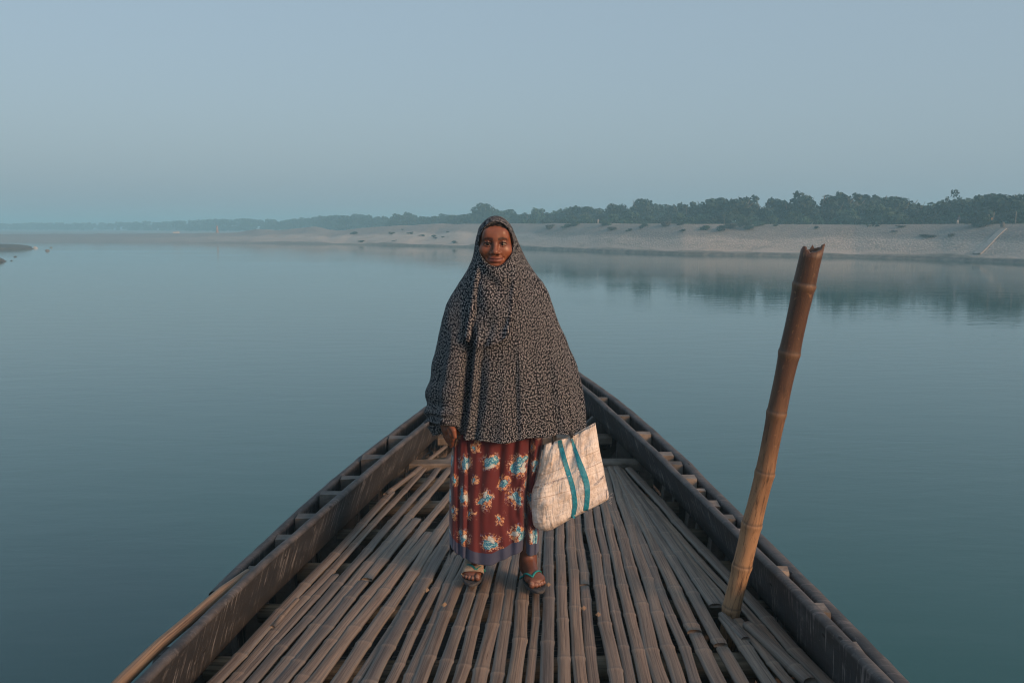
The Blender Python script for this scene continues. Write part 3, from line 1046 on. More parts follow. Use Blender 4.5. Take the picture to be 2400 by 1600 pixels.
def sheet_roof(name, px, D, w, h, mat, label, cat, roof=True):
    c = bank_pt(px, 1.0)
    d = Vector((c.x, c.y, 0)).normalized()
    p = Vector((c.x, c.y, 0)) + d * D
    s = Vector((d.y, -d.x, 0))
    o = empty(name, (p.x, p.y, c.z - .4), label, cat)
    z0, z1, z2 = c.z - .5, c.z + h * .55, c.z + h
    A = [p - s * w / 2 - d * .9, p + s * w / 2 - d * .9, p + s * w / 2 + d * .9, p - s * w / 2 + d * .9]
    Vv = [Vector((a.x, a.y, z0)) for a in A] + [Vector((a.x, a.y, z1)) for a in A]
    mk('wall', Vv, [(0, 1, 5, 4), (1, 2, 6, 5), (2, 3, 7, 6), (3, 0, 4, 7)], mat, o, smooth=False)
    A = [p + (a - p) * 1.12 for a in A]
    r0, r1 = p - s * w * .40, p + s * w * .40
    Vv = [Vector((a.x, a.y, z1)) for a in A] + [Vector((r0.x, r0.y, z2)), Vector((r1.x, r1.y, z2))]
    mk('roof', Vv, [(0, 1, 5, 4), (2, 3, 4, 5), (1, 2, 5), (3, 0, 4)], mat, o, smooth=False)
    return o


sheet_roof('hut', 1897, 5, 1.25, .52, M_WHITE, 'pale grey hut roof showing over the crest near the pole top', 'hut')
sheet_roof('hut', 2056, 5, 3.0, .16, M_PALEBLUE, 'long low bluish shed roof just behind the crest right of the pole', 'shed')
sheet_roof('hut', 411, 4, 1.1, .42, M_WHITE, 'small white hut on the low far left shore', 'hut')
sheet_roof('hut', 418, 6, 0.9, .55, M_WHITE, 'taller white hut just right of the small white hut far left', 'hut')
c = bank_pt(510, 1.0)
tp = Vector((c.x, c.y, 0)).normalized()
pp = Vector((c.x, c.y, 0)) + tp * 10
zt_ = (at_y(510, 528, pp.y).z)
V, F, _ = tube([Vector((pp.x, pp.y, 0.6)), Vector((pp.x, pp.y, c.z + .35)), Vector((pp.x, pp.y, c.z + .4)), Vector((pp.x, pp.y, zt_ - .4)), Vector((pp.x, pp.y, zt_))], [.46, .42, .30, .24, .04], 12)
tag(mk('tower', V, F, M_BRICKRED), 'faint reddish pointed tower on the far left shore', 'tower')

# ================================================================== THE BOAT
boat = empty('wooden_boat', (0, 4.5, DECK), 'old tarred wooden boat with a split bamboo deck narrowing to the bow', 'boat')


def zt(d):
    return DECK + .18 + .014 * max(0.0, d - 4) ** 2


def lift(pts, dz=0.0):
    out = []
    for px, py in pts:
        z = DECK + .18
        for _ in range(40):
            p = at_z(px, py, z)
            z = .5 * z + .5 * (zt(p.y) + dz)
        out.append((p.x, p.y))
    return out


def fit(pts, extra, deg=4):
    P = np.array(lift(pts[0], pts[1]) + extra)
    wts = np.ones(len(P))
    wts[-len(extra):] = 0.7
    pl = np.poly1d(np.polyfit(P[:, 1], P[:, 0], deg, w=wts))
    return lambda d: float(pl(max(d, 1.6)))


APX, APY = 0.05, 9.0
c_itL = fit(([(318, 1600), (566, 1346), (838, 1121), (994, 985)], 0), [(-1.16, 1.2), (APX - .06, APY - .3)])
c_otL = fit(([(528, 1340), (650, 1230), (767, 1128), (905, 1025), (996, 947)], -.05), [(-1.26, 1.2), (-1.16, 2.8), (APX, APY)])
c_ibL = fit(([(452, 1600), (637, 1400), (740, 1297), (874, 1168), (1034, 1016)], -.2), [(-1.14, 1.2), (APX - .06, APY - .5)])
c_itR = fit(([(1369, 898), (1450, 977), (1569.6, 1087), (1675, 1180), (1737, 1237), (1770, 1280), (1880, 1381), (1947, 1443), (2086, 1600)], 0), [(1.17, 1.2), (APX + .06, APY - .3)])
c_otR = fit(([(1359, 871), (1459.6, 943), (1531, 998), (1651, 1111), (1737, 1206), (1785, 1244.5), (1909, 1366), (2019, 1476), (2139, 1596)], -.05), [(1.25, 1.2), (APX, APY)])
c_ibR = fit(([(1373, 970), (1507, 1094), (1579, 1168), (1651, 1242), (1713, 1309), (1756, 1366), (1818, 1448), (1943, 1596)], -.2), [(1.13, 1.2), (APX + .06, APY - .5)])


def shift(c, dx):
    return lambda d: c(d) + dx


def board(name, ct, cb, sgn, d0, d1, thick, h, mat, n=70, top_wear=1.0, drop=0.0):
    """long board: inner face from (cb,bottom) to (ct,top), thickness outboard"""
    V, UV, C, secs = [], [], [], []
    L, last = 0.0, None
    for i in range(n):
        d = d0 + (d1 - d0) * i / (n - 1)
        top = zt(d) + drop + .006 * mnoise.noise((d * 1.7, sgn * 5, 0)) + .003 * mnoise.noise((d * 9, sgn * 5, 4))
        bot = top - h
        xt, xb = float(ct(d)), float(cb(d))
        w1 = .005 * mnoise.noise((d * 2.3, 1, sgn)) + .004 * mnoise.noise((d * 11, 1, sgn)) + (.010 * min(0, mnoise.noise((d * 5, 7, sgn)) + .15) if drop else 0)
        if last is not None:
            L += math.hypot(xt - last[0], d - last[1])
        last = (xt, d)
        t = thick
        prof = [(xb, bot, 0.2), (xb + (xt - xb) * .33 + sgn * .002, bot + h * .33 + .0, 0), (xb + (xt - xb) * .66, bot + h * .66, 0),
                (xb + (xt - xb) * .9, bot + h * .9, .06), (xt, top - .010, .6), (xt + sgn * .008, top - .002 + w1, 1.0), (xt + sgn * t * .5, top + w1, .7), (xt + sgn * (t - .008), top - .003 + w1, .9), (xt + sgn * t, top - .012, .5),
                (xb + sgn * t, bot, 0)]
        acc = 0
        for k, (x, z, wr) in enumerate(prof):
            if k:
                acc += math.hypot(x - prof[k - 1][0], z - prof[k - 1][1])
            V.append(Vector((x, d, z)))
            UV.append((L, acc))
            C.append((wr * top_wear, 0, 0, 1))
    m = 10
    F = [(i * m + k, i * m + (k + 1) % m, (i + 1) * m + (k + 1) % m, (i + 1) * m + k) for i in range(n - 1) for k in range(m)]
    F.append(tuple(range(m)))
    F.append(tuple(range((n - 1) * m, n * m)))
    if sgn > 0:
        F = [f[::-1] for f in F]
    return mk(name, V, F, mat, boat, uv=UV, cols=C)


board('gunwale_board', shift(c_itL, .036), shift(c_ibL, .0), -1, -1.2, APY - .35, .045, .20, M_TARL, 90)
board('gunwale_board', shift(c_itR, -.036), shift(c_ibR, .0), 1, -1.2, APY - .35, .045, .20, M_TARR, 90)
board('outer_plank', shift(c_otL, .040), shift(c_otL, .038), -1, 3.62, APY, .042, .24, M_TARL, 60, drop=-.05)
board('outer_plank', shift(c_otR, -.052), shift(c_otR, -.042), 1, -1.2, APY, .055, .24, M_TARR, 100, drop=-.05)


# hull strakes below, curved in to the keel
def hull_pt(d, s, sgn):
    cx = c_otL if sgn < 0 else c_otR
    k = max(0.0, (d - 3.0) / (APY - 3.0))
    depth = 2.9 * (1 - .55 * k ** 2.2)
    x0 = float(cx(d))
    mid = APX * k
    prof = (1 - s ** 2.3) ** (1 / 1.6) if s < 1 else 0.0
    fl = 1 - .25 * k * s
    rake = -.9 * k * s * k
    return Vector((mid + (x0 - mid) * prof * fl, d + rake, zt(d) - .16 - depth * s))


NS = 10
for sgn in (-1, 1):
    for j in range(NS):
        s0, s1 = j / NS, (j + 1) / NS
        secs = []
        UV = []
        L = 0
        nseg = 52
        Vv = []
        for i in range(nseg):
            d = -1.2 + (APY + 1.2) * i / (nseg - 1)
            a, b = hull_pt(d, s0 + .004, sgn), hull_pt(d, s1 - .004, sgn)
            o_ = Vector((sgn * .035, 0, 0))
            Vv += [a, b, b + o_, a + o_]
            UV += [(d, s0 * 2.5), (d, s1 * 2.5), (d, s1 * 2.5), (d, s0 * 2.5)]
        F = [(i * 4 + k, i * 4 + (k + 1) % 4, i * 4 + 4 + (k + 1) % 4, i * 4 + 4 + k) for i in range(nseg - 1) for k in range(4)]
        F += [(0, 1, 2, 3), tuple(nseg * 4 - 4 + k for k in (3, 2, 1, 0))]
        mk('hull_plank', Vv, F, M_HULL, boat, smooth=False, uv=UV, cols=[(0, 0, 0, 1)] * len(Vv))
# transom behind the camera and dark bilge boards under the deck
V = [hull_pt(-1.2, s_, sg) for sg, rng_ in ((-1, np.linspace(0, .97, 9)), (1, np.linspace(.97, 0, 9))) for s_ in rng_]
Vt = V + [v - Vector((0, .04, 0)) for v in V]
mk('transom', Vt, [tuple(range(18)), tuple(range(35, 17, -1))] + [(i, (i + 1) % 18, 18 + (i + 1) % 18, 18 + i) for i in range(18)], M_HULL, boat, smooth=False, uv=[(v.x, v.z) for v in Vt], cols=[(0, 0, 0, 1)] * 36)
for i in range(11):
    secs_ = []
    for d in np.linspace(-1.1, 7.4, 24):
        a_, b_ = hull_pt(d, .26, -1), hull_pt(d, .26, 1)
        w_ = (b_.x - a_.x) / 11
        x_ = a_.x + w_ * i
        z_ = min(a_.z, DECK - .42) + .012 * ((i * 7) % 3)
        secs_.append([Vector((x_ + .004, d, z_)), Vector((x_ + w_ - .004, d, z_)), Vector((x_ + w_ - .004, d, z_ - .03)), Vector((x_ + .004, d, z_ - .03))])
    Vt, Ft = sweep(secs_)
    mk('bilge_board', Vt, Ft, M_HULL, boat, smooth=False, uv=[(v.y, v.x) for v in Vt], cols=[(0, 0, 0, 1)] * len(Vt))
# stem post
V, F = sweep([[hull_pt(APY, s, 1) + Vector((dx, dy, .3 * (s < .01))) for dx, dy in ((-.05, -.10), (.05, -.10), (.05, .10), (-.05, .10))] for s in np.linspace(0, .97, 12)])
mk('stem_post', V, F, M_HULL, boat, smooth=False, uv=[(v.y, v.z) for v in V], cols=[(0, 0, 0, 1)] * len(V))

# ribs: tops show between the two boards, feet below the inner board
ribL = [3.12, 3.44] + [p[1] for p in lift([(548, 1351), (619, 1293), (677, 1230), (731, 1186), (784, 1137), (833, 1096), (891, 1056), (950, 1007)])] + [7.0, 7.55, 8.1]
ribR = [2.62] + [p[1] for p in lift([(2076, 1577), (1985.6, 1481), (1904, 1400), (1818, 1311), (1689, 1185), (1651, 1149), (1627, 1118), (1600.6, 1096), (1574, 1065), (1545.6, 1043.7), (1498, 996), (1450, 953), (1402, 912)])] + [8.1]
ribR.insert(5, 4.30)
for sgn, lst in ((-1, ribL), (1, ribR)):
    ci, co, cb = (c_itL, c_otL, c_ibL) if sgn < 0 else (c_itR, c_otR, c_ibR)
    for d in lst:
        xi, xo = float(ci(d)) + sgn * .012, float(co(d)) - sgn * (.044 if sgn < 0 else .056)
        if sgn < 0 and d < 3.6:
            xo = xi - .085
        w = random.uniform(.045, .095)
        dz = random.uniform(-.055, -.008)
        tilt = random.uniform(-.035, .035)
        skew = random.uniform(-.018, .018)
        secs = []
        xb = float(cb(d))
        lows = [(xi, xo, zt(d) - .012 + dz), (xi, xo, zt(d) - .10), (xb + sgn * .047, max(abs(xo), abs(xb) + .1) * sgn, zt(d) - .21)]
        for s in (.16, .3, .45):
            h_ = hull_pt(d, s, sgn)
            lows.append((h_.x - sgn * .12, h_.x - sgn * .005, h_.z))
        for k, (a, b, z) in enumerate(lows):
            if sgn * (b - a) < .03:
                b = a + sgn * .03
            e = .006 if k == 0 else 0
            secs.append([Vector((a, d - w / 2 + e + tilt * k * .2, z)), Vector((b, d - w / 2 + e + tilt * k * .2 + skew * (k == 0), z - random.uniform(0, .014) * (k == 0))), Vector((b, d + w / 2 - e + tilt * k * .2, z)), Vector((a, d + w / 2 - e + tilt * k * .2, z))])
        V, F = sweep(secs)
        mk('rib', V, F, M_RIB if (sgn > 0 and random.random() < .75) else M_DARKRIB, boat, smooth=False)

# bamboo rail where the left outer plank has broken away
pr = [at_z(x, y, DECK + .15) for x, y in ((230, 1640), (280, 1589), (360, 1512), (450, 1438), (510, 1386), (572, 1343))]
pr = [Vector((p.x + .016, p.y, p.z)) for p in pr]
pr.insert(0, Vector((pr[0].x - .05, 1.2, pr[0].z)))
V, F, UV = tube(pr, [.021, .021, .022, .0205, .021, .020, .018], 12)
mk('bamboo_rail', V, F, M_RAIL, boat, uv=UV, cols=[(0, 0, 0, 1)] * len(V))


# deck of split bamboo -------------------------------------------------
def slat_mesh(pts, width, height, node_off, taper=1.0, seed=0, split=0.0):
    """half round bamboo: pts = list of (x, y, z) along it"""
    r = random.Random(seed)
    P = [Vector(p) for p in pts]
    L = [0.0]
    for a, b in zip(P[:-1], P[1:]):
        L.append(L[-1] + (b - a).length)
    tot = L[-1]
    nodes, s = [], node_off
    while s < tot:
        nodes.append((s, r.uniform(-1, 1)))
        s += r.uniform(.27, .47)
    st = set(np.arange(0, tot, .07).tolist()) | {tot}
    for s, _ in nodes:
        for e in (-.03, -.014, -.006, 0, .006, .014, .03):
            if 0 < s + e < tot:
                st.add(s + e)
    st = sorted(st)
    NA = 9
    V, UV, C, F = [], [], [], []
    for s in st:
        k = max(i for i in range(len(L)) if L[i] <= s + 1e-9)
        k = min(k, len(P) - 2)
        t = (s - L[k]) / (L[k + 1] - L[k])
        c = P[k].lerp(P[k + 1], t)
        tg = (P[k + 1] - P[k]).normalized()
        sd_ = tg.cross(Vector((0, 0, 1))).normalized()
        # zigzag of the culm between nodes
        ni = sum(1 for n_ in nodes if n_[0] < s)
        prev = nodes[ni - 1] if ni else (s - .3, 0)
        nxt = nodes[ni] if ni < len(nodes) else (s + .3, 0)
        f_ = (s - prev[0]) / max(.01, nxt[0] - prev[0])
        c = c + sd_ * ((prev[1] * (1 - f_) + nxt[1] * f_) * .0062 + .005 * mnoise.noise((s * 2, seed, 0)))
        bulge = sum(math.exp(-((s - n_[0]) / .013) ** 2) for n_ in nodes)
        notch = sum(math.exp(-((s - n_[0] - .010) / .0045) ** 2) for n_ in nodes)
        swell = sum(math.exp(-((s - n_[0]) / .045) ** 2) for n_ in nodes)
        k_ = (1 - (1 - taper) * s / tot) * (1 + .10 * bulge + .07 * swell + .05 * mnoise.noise((s * 5, seed, 3)))
        w, h = width * .5 * k_, height * (1 - (1 - taper) * .6 * s / tot) * (1 + .14 * bulge - .05 * notch)
        for a in range(NA):
            an = math.radians(-16 + 212 * a / (NA - 1))
            wob = 1 + .03 * mnoise.noise((a * 1.3, s * 5, seed))
            crack = 1 - (.16 if split and abs(a - split) < .6 else 0)
            V.append(c + sd_ * (math.cos(an) * w * wob) + Vector((0, 0, (abs(math.sin(an)) ** .62 if an > 0 and an < math.pi else -.35) * h * wob * crack)))
            UV.append((a / NA + seed * .37, s))
            C.append((min(1, bulge), min(1, notch * .9), max(0, min(1, (abs(math.cos(an)) - .45) / .45)), 1))
    m = NA
    n = len(st)
    for i in range(n - 1):
        for a in range(m):
            F.append((i * m + a, i * m + (a + 1) % m, (i + 1) * m + (a + 1) % m, (i + 1) * m + a))
    F.append(tuple(range(m)))
    F.append(tuple(range((n - 1) * m, n * m)))
    return V, [f[::-1] for f in F], UV, C


def slope_of(a, b):
    p, q_ = at_z(*a, DECK + .02), at_z(*b, DECK + .02)
    s = (q_.x - p.x) / (q_.y - p.y)
    return p.x + s * (4.0 - p.y), s


sl = sorted(slope_of(*x) for x in [((503, 1600), (967.5, 1105)), ((708.6, 1600), (891.6, 1373)), ((878, 1600), (1048, 1275)), ((1305, 1420), (1303.6, 1247)), ((1617, 1600), (1452, 1122)), ((1904, 1600), (1737, 1412))])
SX, SS = [s[0] for s in sl], [s[1] for s in sl]


def x_lim(d, sgn):
    return float((c_ibL if sgn < 0 else c_ibR)(d)) - sgn * .035


POLE_FOOT = at_z(1712, 1424, DECK + .02)
x = -.90
k = 0
slat_i = 0
while x < 1.0:
    w = random.uniform(.040, .057)
    if random.random() < .12:
        w = random.uniform(.026, .036)
    x0 = x + w / 2
    sl_ = float(np.interp(x0, SX, SS))
    # end of the slat ahead
    d1 = random.uniform(5.85, 6.25) if x0 > .2 else random.uniform(6.0, 6.7)
    if x0 < -.05 and k % 5 == 2:
        d1 = random.uniform(4.15, 4.75)
    elif x0 < -.05 and k % 5 == 0 and k:
        d1 = random.uniform(4.9, 5.5)
    # cut at the gunwale boards
    lim = 1 if x0 > 0 else -1
    while d1 > 2.6 and lim * (x0 + sl_ * (d1 - 4.0)) + w / 2 > lim * x_lim(d1, lim):
        d1 -= .03
    d0 = -1.0
    zz = DECK - .002 + random.uniform(-.004, .004) - (.006 if w < .045 else 0)
    runs = [(d0, d1)]
    xp = x0 + sl_ * (POLE_FOOT.y - 4.0)
    if abs(xp - POLE_FOOT.x) < .060:                    # gap that holds the pole
        runs = [(d0, POLE_FOOT.y - .045), (POLE_FOOT.y + .075, d1)]
    elif random.random() < .25:                          # two lengths butted along the row
        dj = random.uniform(3.3, 4.6)
        if d1 - dj > .8:
            runs = [(d0, dj), (dj + random.uniform(.006, .03), d1)]
    for (a, b) in runs:
        if b - a < .15:
            continue
        pts = []
        bend = random.uniform(-.007, .007)
        n = 9
        for i in range(n):
            t = i / (n - 1)
            d = a + (b - a) * t
            pts.append((x0 + sl_ * (d - 4.0) + bend * math.sin(math.pi * t), d, zz))
        V, F, UV, C = slat_mesh(pts, w, w * .23, random.uniform(.02, .3), .90 if b > 5 else .96, slat_i, split=random.choice([0, 0, 0, 3, 5]))
        mk('bamboo_slat', V, F, M_SLAT, boat, uv=UV, cols=C)
        slat_i += 1
    x += w + random.choice([.000, .002, .003, .004, .006, .012])
    k += 1
# thin canes lying on along the left edge towards the bow and some slivers
for a, b, w in (((905, 1160), (1046, 1046), .034), ((640, 1470), (700, 1404), .02), ((1690, 1440), (1745, 1500), .035), ((1752, 1465), (1900, 1600), .05)):
    p, q_ = at_z(*a, DECK + .004), at_z(*b, DECK + .004)
    pts = [p.lerp(q_, t) for t in np.linspace(0, 1, 6)]
    if pts[0].y > pts[-1].y:
        pts = pts[::-1]
    V, F, UV, C = slat_mesh(pts, w, w * .4, .1, .8, slat_i)
    mk('bamboo_slat', V, F, M_SLAT, boat, uv=UV, cols=C)
    slat_i += 1

# cross beams that carry the deck
for d, r_ in ((-.4, .04), (.5, .04), (1.35, .04), (2.2, .04), (2.95, .042), (3.42, .045), (3.95, .038), (4.42, .05), (4.95, .042), (5.45, .045), (5.95, .045), (6.45, .05)):
    xa, xb = float(c_ibL(d)) - .05, float(c_ibR(d)) + .05
    V, F, UV = tube([(xa + (xb - xa) * t, d + .03 * math.sin(t * 5 + d), DECK - .078 - .01 * math.sin(t * 3)) for t in np.linspace(0, 1, 12)], r_, 10)
    mk('cross_beam', V, F, M_BEAM, boat, uv=[(u, v * .6) for u, v in UV], cols=[(0, 0, 0, 1)] * len(V))
# thwarts and short boards at the bow
for d, w, h, z in ((6.12, .13, .06, -.005), (6.72, .12, .055, .03), (7.35, .2, .05, .08), (7.75, .3, .05, .13)):
    xa, xb = float(c_ibL(d)) - .03, float(c_ibR(d)) + .03
    V, F = box_between((xa, d, DECK + z), (xb, d + .04, DECK + z), w, h, jit=.05)
    mk('thwart', V, F, M_THWART, boat, smooth=False)
V, F = box_between(at_z(1385, 1108, DECK - .04), at_z(1465, 1106, DECK - .04), .09, .05, jit=.05)
mk('thwart', V, F, M_THWART, boat, smooth=False)
# slanting bow floor planks below the boards
for sgn in (-1, 1):
    for i, d in enumerate((6.85, 7.3, 7.8)):
        cb = c_ibL if sgn < 0 else c_ibR
        a = Vector((float(cb(d)) + sgn * .04, d, zt(d) - .22))
        b = Vector((float(cb(d)) * .30, d - .12, DECK - .42))
        V, F = box_between(a, b, .30, .03, up=Vector((0, 1, .2)), jit=.03)
        mk('bow_plank', V, F, M_HULL, boat, smooth=False, uv=[(v.x, v.z) for v in V], cols=[(0, 0, 0, 1)] * len(V))
# nail heads in the inner boards
for sgn, ci, cb in ((-1, c_itL, c_ibL), (1, c_itR, c_ibR)):
    for d in np.arange(2.5, 8.0, .36):
        for fz in (.3, .72):
            dd = d + random.uniform(-.06, .06)
            xx = float(cb(dd)) + (float(ci(dd)) - float(cb(dd))) * fz
            c = Vector((xx - sgn * .003, dd, zt(dd) - .2 + .2 * fz + random.uniform(-.02, .02)))
            V, F, _ = tube([c + Vector((sgn * .012, 0, 0)), c, c - Vector((sgn * .002, 0, 0))], [.009, .0095, .006], 8)
            mk('nail', V, F, M_NAIL, boat)
# dry leaf scraps on the slats are part of nothing: loose litter
for px, py, sgn in ((1368, 1426, 0), (1402, 1441, 1), (1000, 1384, 2), (1041, 1418, 3), (1285, 1371, 4)):
    c = at_z(px, py, DECK + .024)
    V = [c + Vector((dx * .012, dy * .018, dz * .006)) for dx, dy, dz in ((-1, 0, .4), (0, -1, 0), (1, .1, .5), (.2, 1, 1.2), (-.3, .1, 1.3))]
    o = mk('dry_leaf', V, [(0, 1, 4), (1, 2, 4), (2, 3, 4), (3, 0, 4), (0, 3, 2, 1)], M_RAIL, smooth=False)
    tag(o, ['dry leaf scrap between slats right of the turquoise sandal, left of two', 'orange brown leaf scrap right of the other leaf on the deck', 'pale leaf scrap on the deck left of the bandaged foot', 'leaf scrap nearest the camera left of the bandaged foot', 'pale straw bit touching the right sandal edge'][sgn], 'leaf', 'dry scraps on the bamboo deck')

# ------------------------------------------------------------------ the pole
pole_px = [(1716, 1470, 3.72), (1714, 1424, 3.74), (1739, 1326, 3.72), (1762, 1228, 3.70), (1793, 1108, 3.67), (1820, 967, 3.64), (1850, 827, 3.61), (1885, 669, 3.57), (1901, 597, 3.55)]
PP = [at_y(x_, y_, d_) for x_, y_, d_ in pole_px]
PP[0] = PP[1] + Vector((-.012, .01, -.16))
LL = [0.0]
for a, b in zip(PP[:-1], PP[1:]):
    LL.append(LL[-1] + (b - a).length)
nodeL = LL[1:8]
steps = set(np.arange(0, LL[-1], .03).tolist()) | {LL[-1]}
for s in nodeL:
    for e in (-.03, -.018, -.01, -.004, 0, .005, .011, .02, .035):
        steps.add(max(0, s + e))
steps = sorted(s for s in steps if s <= LL[-1])
NA = 28
V, UV, C = [], [], []
diam_px = [(LL[0], 45), (LL[1], 47), (LL[3], 50), (LL[4], 47), (LL[5], 47), (LL[6], 50), (LL[8], 53)]
for s in steps:
    k = max(i for i in range(len(LL)) if LL[i] <= s + 1e-9)
    k = min(k, len(LL) - 2)
    c = PP[k].lerp(PP[k + 1], (s - LL[k]) / (LL[k + 1] - LL[k]))
    tg = (PP[-1] - PP[1]).normalized()
    a_ = tg.cross(Vector((0, 1, 0))).normalized()
    b_ = tg.cross(a_)
    rad = np.interp(s, [d[0] for d in diam_px], [d[1] for d in diam_px]) * .5 * 3.65 / FPX
    bul = sum(math.exp(-((s - n_) / .014) ** 2) for n_ in nodeL)
    notch = sum(math.exp(-((s - n_ - .013) / .004) ** 2) for n_ in nodeL)
    swl = sum(math.exp(-((s - n_) / .05) ** 2) for n_ in nodeL)
    rad *= .93 + .075 * bul - .03 * notch + .045 * swl
    for a in range(NA):
        an = 2 * math.pi * a / NA
        rr = rad * (1 + .035 * mnoise.noise((math.cos(an) * 1.5, math.sin(an) * 1.5, s * 6)) + .02 * mnoise.noise((math.cos(an) * 3, math.sin(an) * 3, s * 22)))
        p = c + a_ * (math.cos(an) * rr) + b_ * (math.sin(an) * rr)
        if s > LL[-1] - .001:                            # broken, jagged top
            # right side stands higher, with a spike; left lower with splinters
            e = a_ * math.cos(an) + b_ * math.sin(an)
            jag = .012 + .020 * max(0, e.x) + .012 * mnoise.noise((a * 1.1, 3, 0)) + (.016 if a in (1, 2, 13, 14, 20) else 0)
            p = p + tg * jag
        V.append(p)
        UV.append((a / NA, s))
        C.append((min(1, bul), min(1, notch), 0, 1))
n = len(steps)
F = [(i * NA + a, i * NA + (a + 1) % NA, (i + 1) * NA + (a + 1) % NA, (i + 1) * NA + a) for i in range(n - 1) for a in range(NA)]
# hollow top: inner wall down to a diaphragm
o0 = len(V)
topc = sum((V[(n - 1) * NA + a] for a in range(NA)), Vector()) / NA
for a in range(NA):
    V.append(topc + (V[(n - 1) * NA + a] - topc) * .72)
    UV.append((a / NA, LL[-1]))
    C.append((0.6, 0, 0, 1))
for a in range(NA):
    V.append(V[o0 + a] - tg * .10)
    UV.append((a / NA, LL[-1] - .1))
    C.append((0, .8, 0, 1))
for a in range(NA):
    b = (a + 1) % NA
    F.append(((n - 1) * NA + a, (n - 1) * NA + b, o0 + b, o0 + a))
    F.append((o0 + a, o0 + b, o0 + NA + b, o0 + NA + a))
F.append(tuple(o0 + NA + a for a in range(NA)))
F.append(tuple(range(NA))[::-1])
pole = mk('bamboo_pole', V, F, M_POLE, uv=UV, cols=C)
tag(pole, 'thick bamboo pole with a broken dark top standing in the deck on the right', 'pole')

# ================================================================== THE WOMAN
YC = 4.10
woman = empty('person', (-.03, YC, DECK), 'standing woman in a dark leaf print headscarf and red floral skirt, holding a bag', 'person')
ORG = Vector((0, YC, DECK))


def lp(px, py, y):                                       # 2400 px photo position at local depth y -> local coords
    return np.array(at_y(px, py, YC + y) - ORG)


# ---------------- body as one signed distance field
HX = lp(1161, 572, -.08)
hx, ez = float(HX[0]), float(HX[2])                      # eye line
HY = -.005


def axis(breaks):
    out = [breaks[0][0]]
    for (a, b, h) in breaks:
        pass
    xs = []
    for a, b, h in breaks:
        n_ = max(1, int(round((b - a) / h)))
        xs += list(np.linspace(a, b, n_, endpoint=False))
    xs.append(breaks[-1][1])
    return np.array(xs, dtype=np.float32)


GX = axis([(-.36, hx - .085, .0026), (hx - .085, hx + .085, .0015), (hx + .085, .36, .0026)])
GY = axis([(-.26, -.125, .0026), (-.125, -.03, .0016), (-.03, .22, .0030)])
GZ = axis([(.018, .125, .0018), (.125, .58, .006), (.58, .80, .0022), (.80, 1.26, .006), (1.26, ez - .105, .004), (ez - .105, ez + .085, .0015), (ez + .085, ez + .16, .003)])
FLD = np.full((len(GX), len(GY), len(GZ)), .04, dtype=np.float32)


def region(lo, hi, m):
    sl_ = []
    for ax, a, b in zip((GX, GY, GZ), lo, hi):
        i0, i1 = np.searchsorted(ax, a - m), np.searchsorted(ax, b + m)
        sl_.append(slice(max(0, i0), min(len(ax), i1 + 1)))
    return tuple(sl_)


def sdf_apply(fn, lo, hi, k, op='u', m=.042):
    r_ = region(lo, hi, m)
    if any(s.stop <= s.start for s in r_):
        return
    X, Y, Z = np.meshgrid(GX[r_[0]], GY[r_[1]], GZ[r_[2]], indexing='ij')
    d = fn(X, Y, Z)
    a = FLD[r_]
    if op == 'u':
        h = np.maximum(k - np.abs(a - d), 0) / k
        FLD[r_] = np.minimum(a, d) - h * h * k * .25
    else:
        d = -d
        h = np.maximum(k - np.abs(a - d), 0) / k
        FLD[r_] = np.maximum(a, d) + h * h * k * .25


BODY_OPS = []


def cap(a, b, ra, rb=None, k=.01, op='u', rec=None):
    a, b = np.asarray(a, float), np.asarray(b, float)
    rb = ra if rb is None else rb

    def fn(X, Y, Z, g=0.0):
        ba = b - a
        px_, py_, pz_ = X - a[0], Y - a[1], Z - a[2]
        h = np.clip((px_ * ba[0] + py_ * ba[1] + pz_ * ba[2]) / (ba @ ba + 1e-12), 0, 1)
        return np.sqrt((px_ - ba[0] * h) ** 2 + (py_ - ba[1] * h) ** 2 + (pz_ - ba[2] * h) ** 2) - (ra + (rb - ra) * h) - g
    R_ = max(ra, rb)
    sdf_apply(fn, np.minimum(a, b) - R_, np.maximum(a, b) + R_, k, op)
    return fn


def ell(c, r, k=.01, op='u', rot=0.0):
    c, r = np.asarray(c, float), np.asarray(r, float)
    cs, sn = math.cos(rot), math.sin(rot)

    def fn(X, Y, Z, g=0.0):
        x_, y_, z_ = X - c[0], Y - c[1], Z - c[2]
        x2, y2 = x_ * cs + y_ * sn, -x_ * sn + y_ * cs
        rr = r + g
        k0 = np.sqrt((x2 / rr[0]) ** 2 + (y2 / rr[1]) ** 2 + (z_ / rr[2]) ** 2)
        k1 = np.sqrt((x2 / rr[0] ** 2) ** 2 + (y2 / rr[1] ** 2) ** 2 + (z_ / rr[2] ** 2) ** 2)
        return k0 * (k0 - 1) / np.maximum(k1, 1e-6)
    m_ = max(r) if rot else r
    sdf_apply(fn, c - m_, c + m_, k, op)
    return fn


# torso, legs, arms
sx = hx + .005
ell((sx, .01, 1.09), (.120, .080, .17), .05)
ell((sx, .01, .88), (.145, .095, .15), .06)
cap((sx - .085, .01, 1.205), (sx + .085, .01, 1.205), .045, .045, .04)
cap((sx, .02, 1.24), (hx, .015, ez - .09), .048, .046, .03)
for s_, ft in ((-1, None), (1, None)):
    pass
FEET = {}


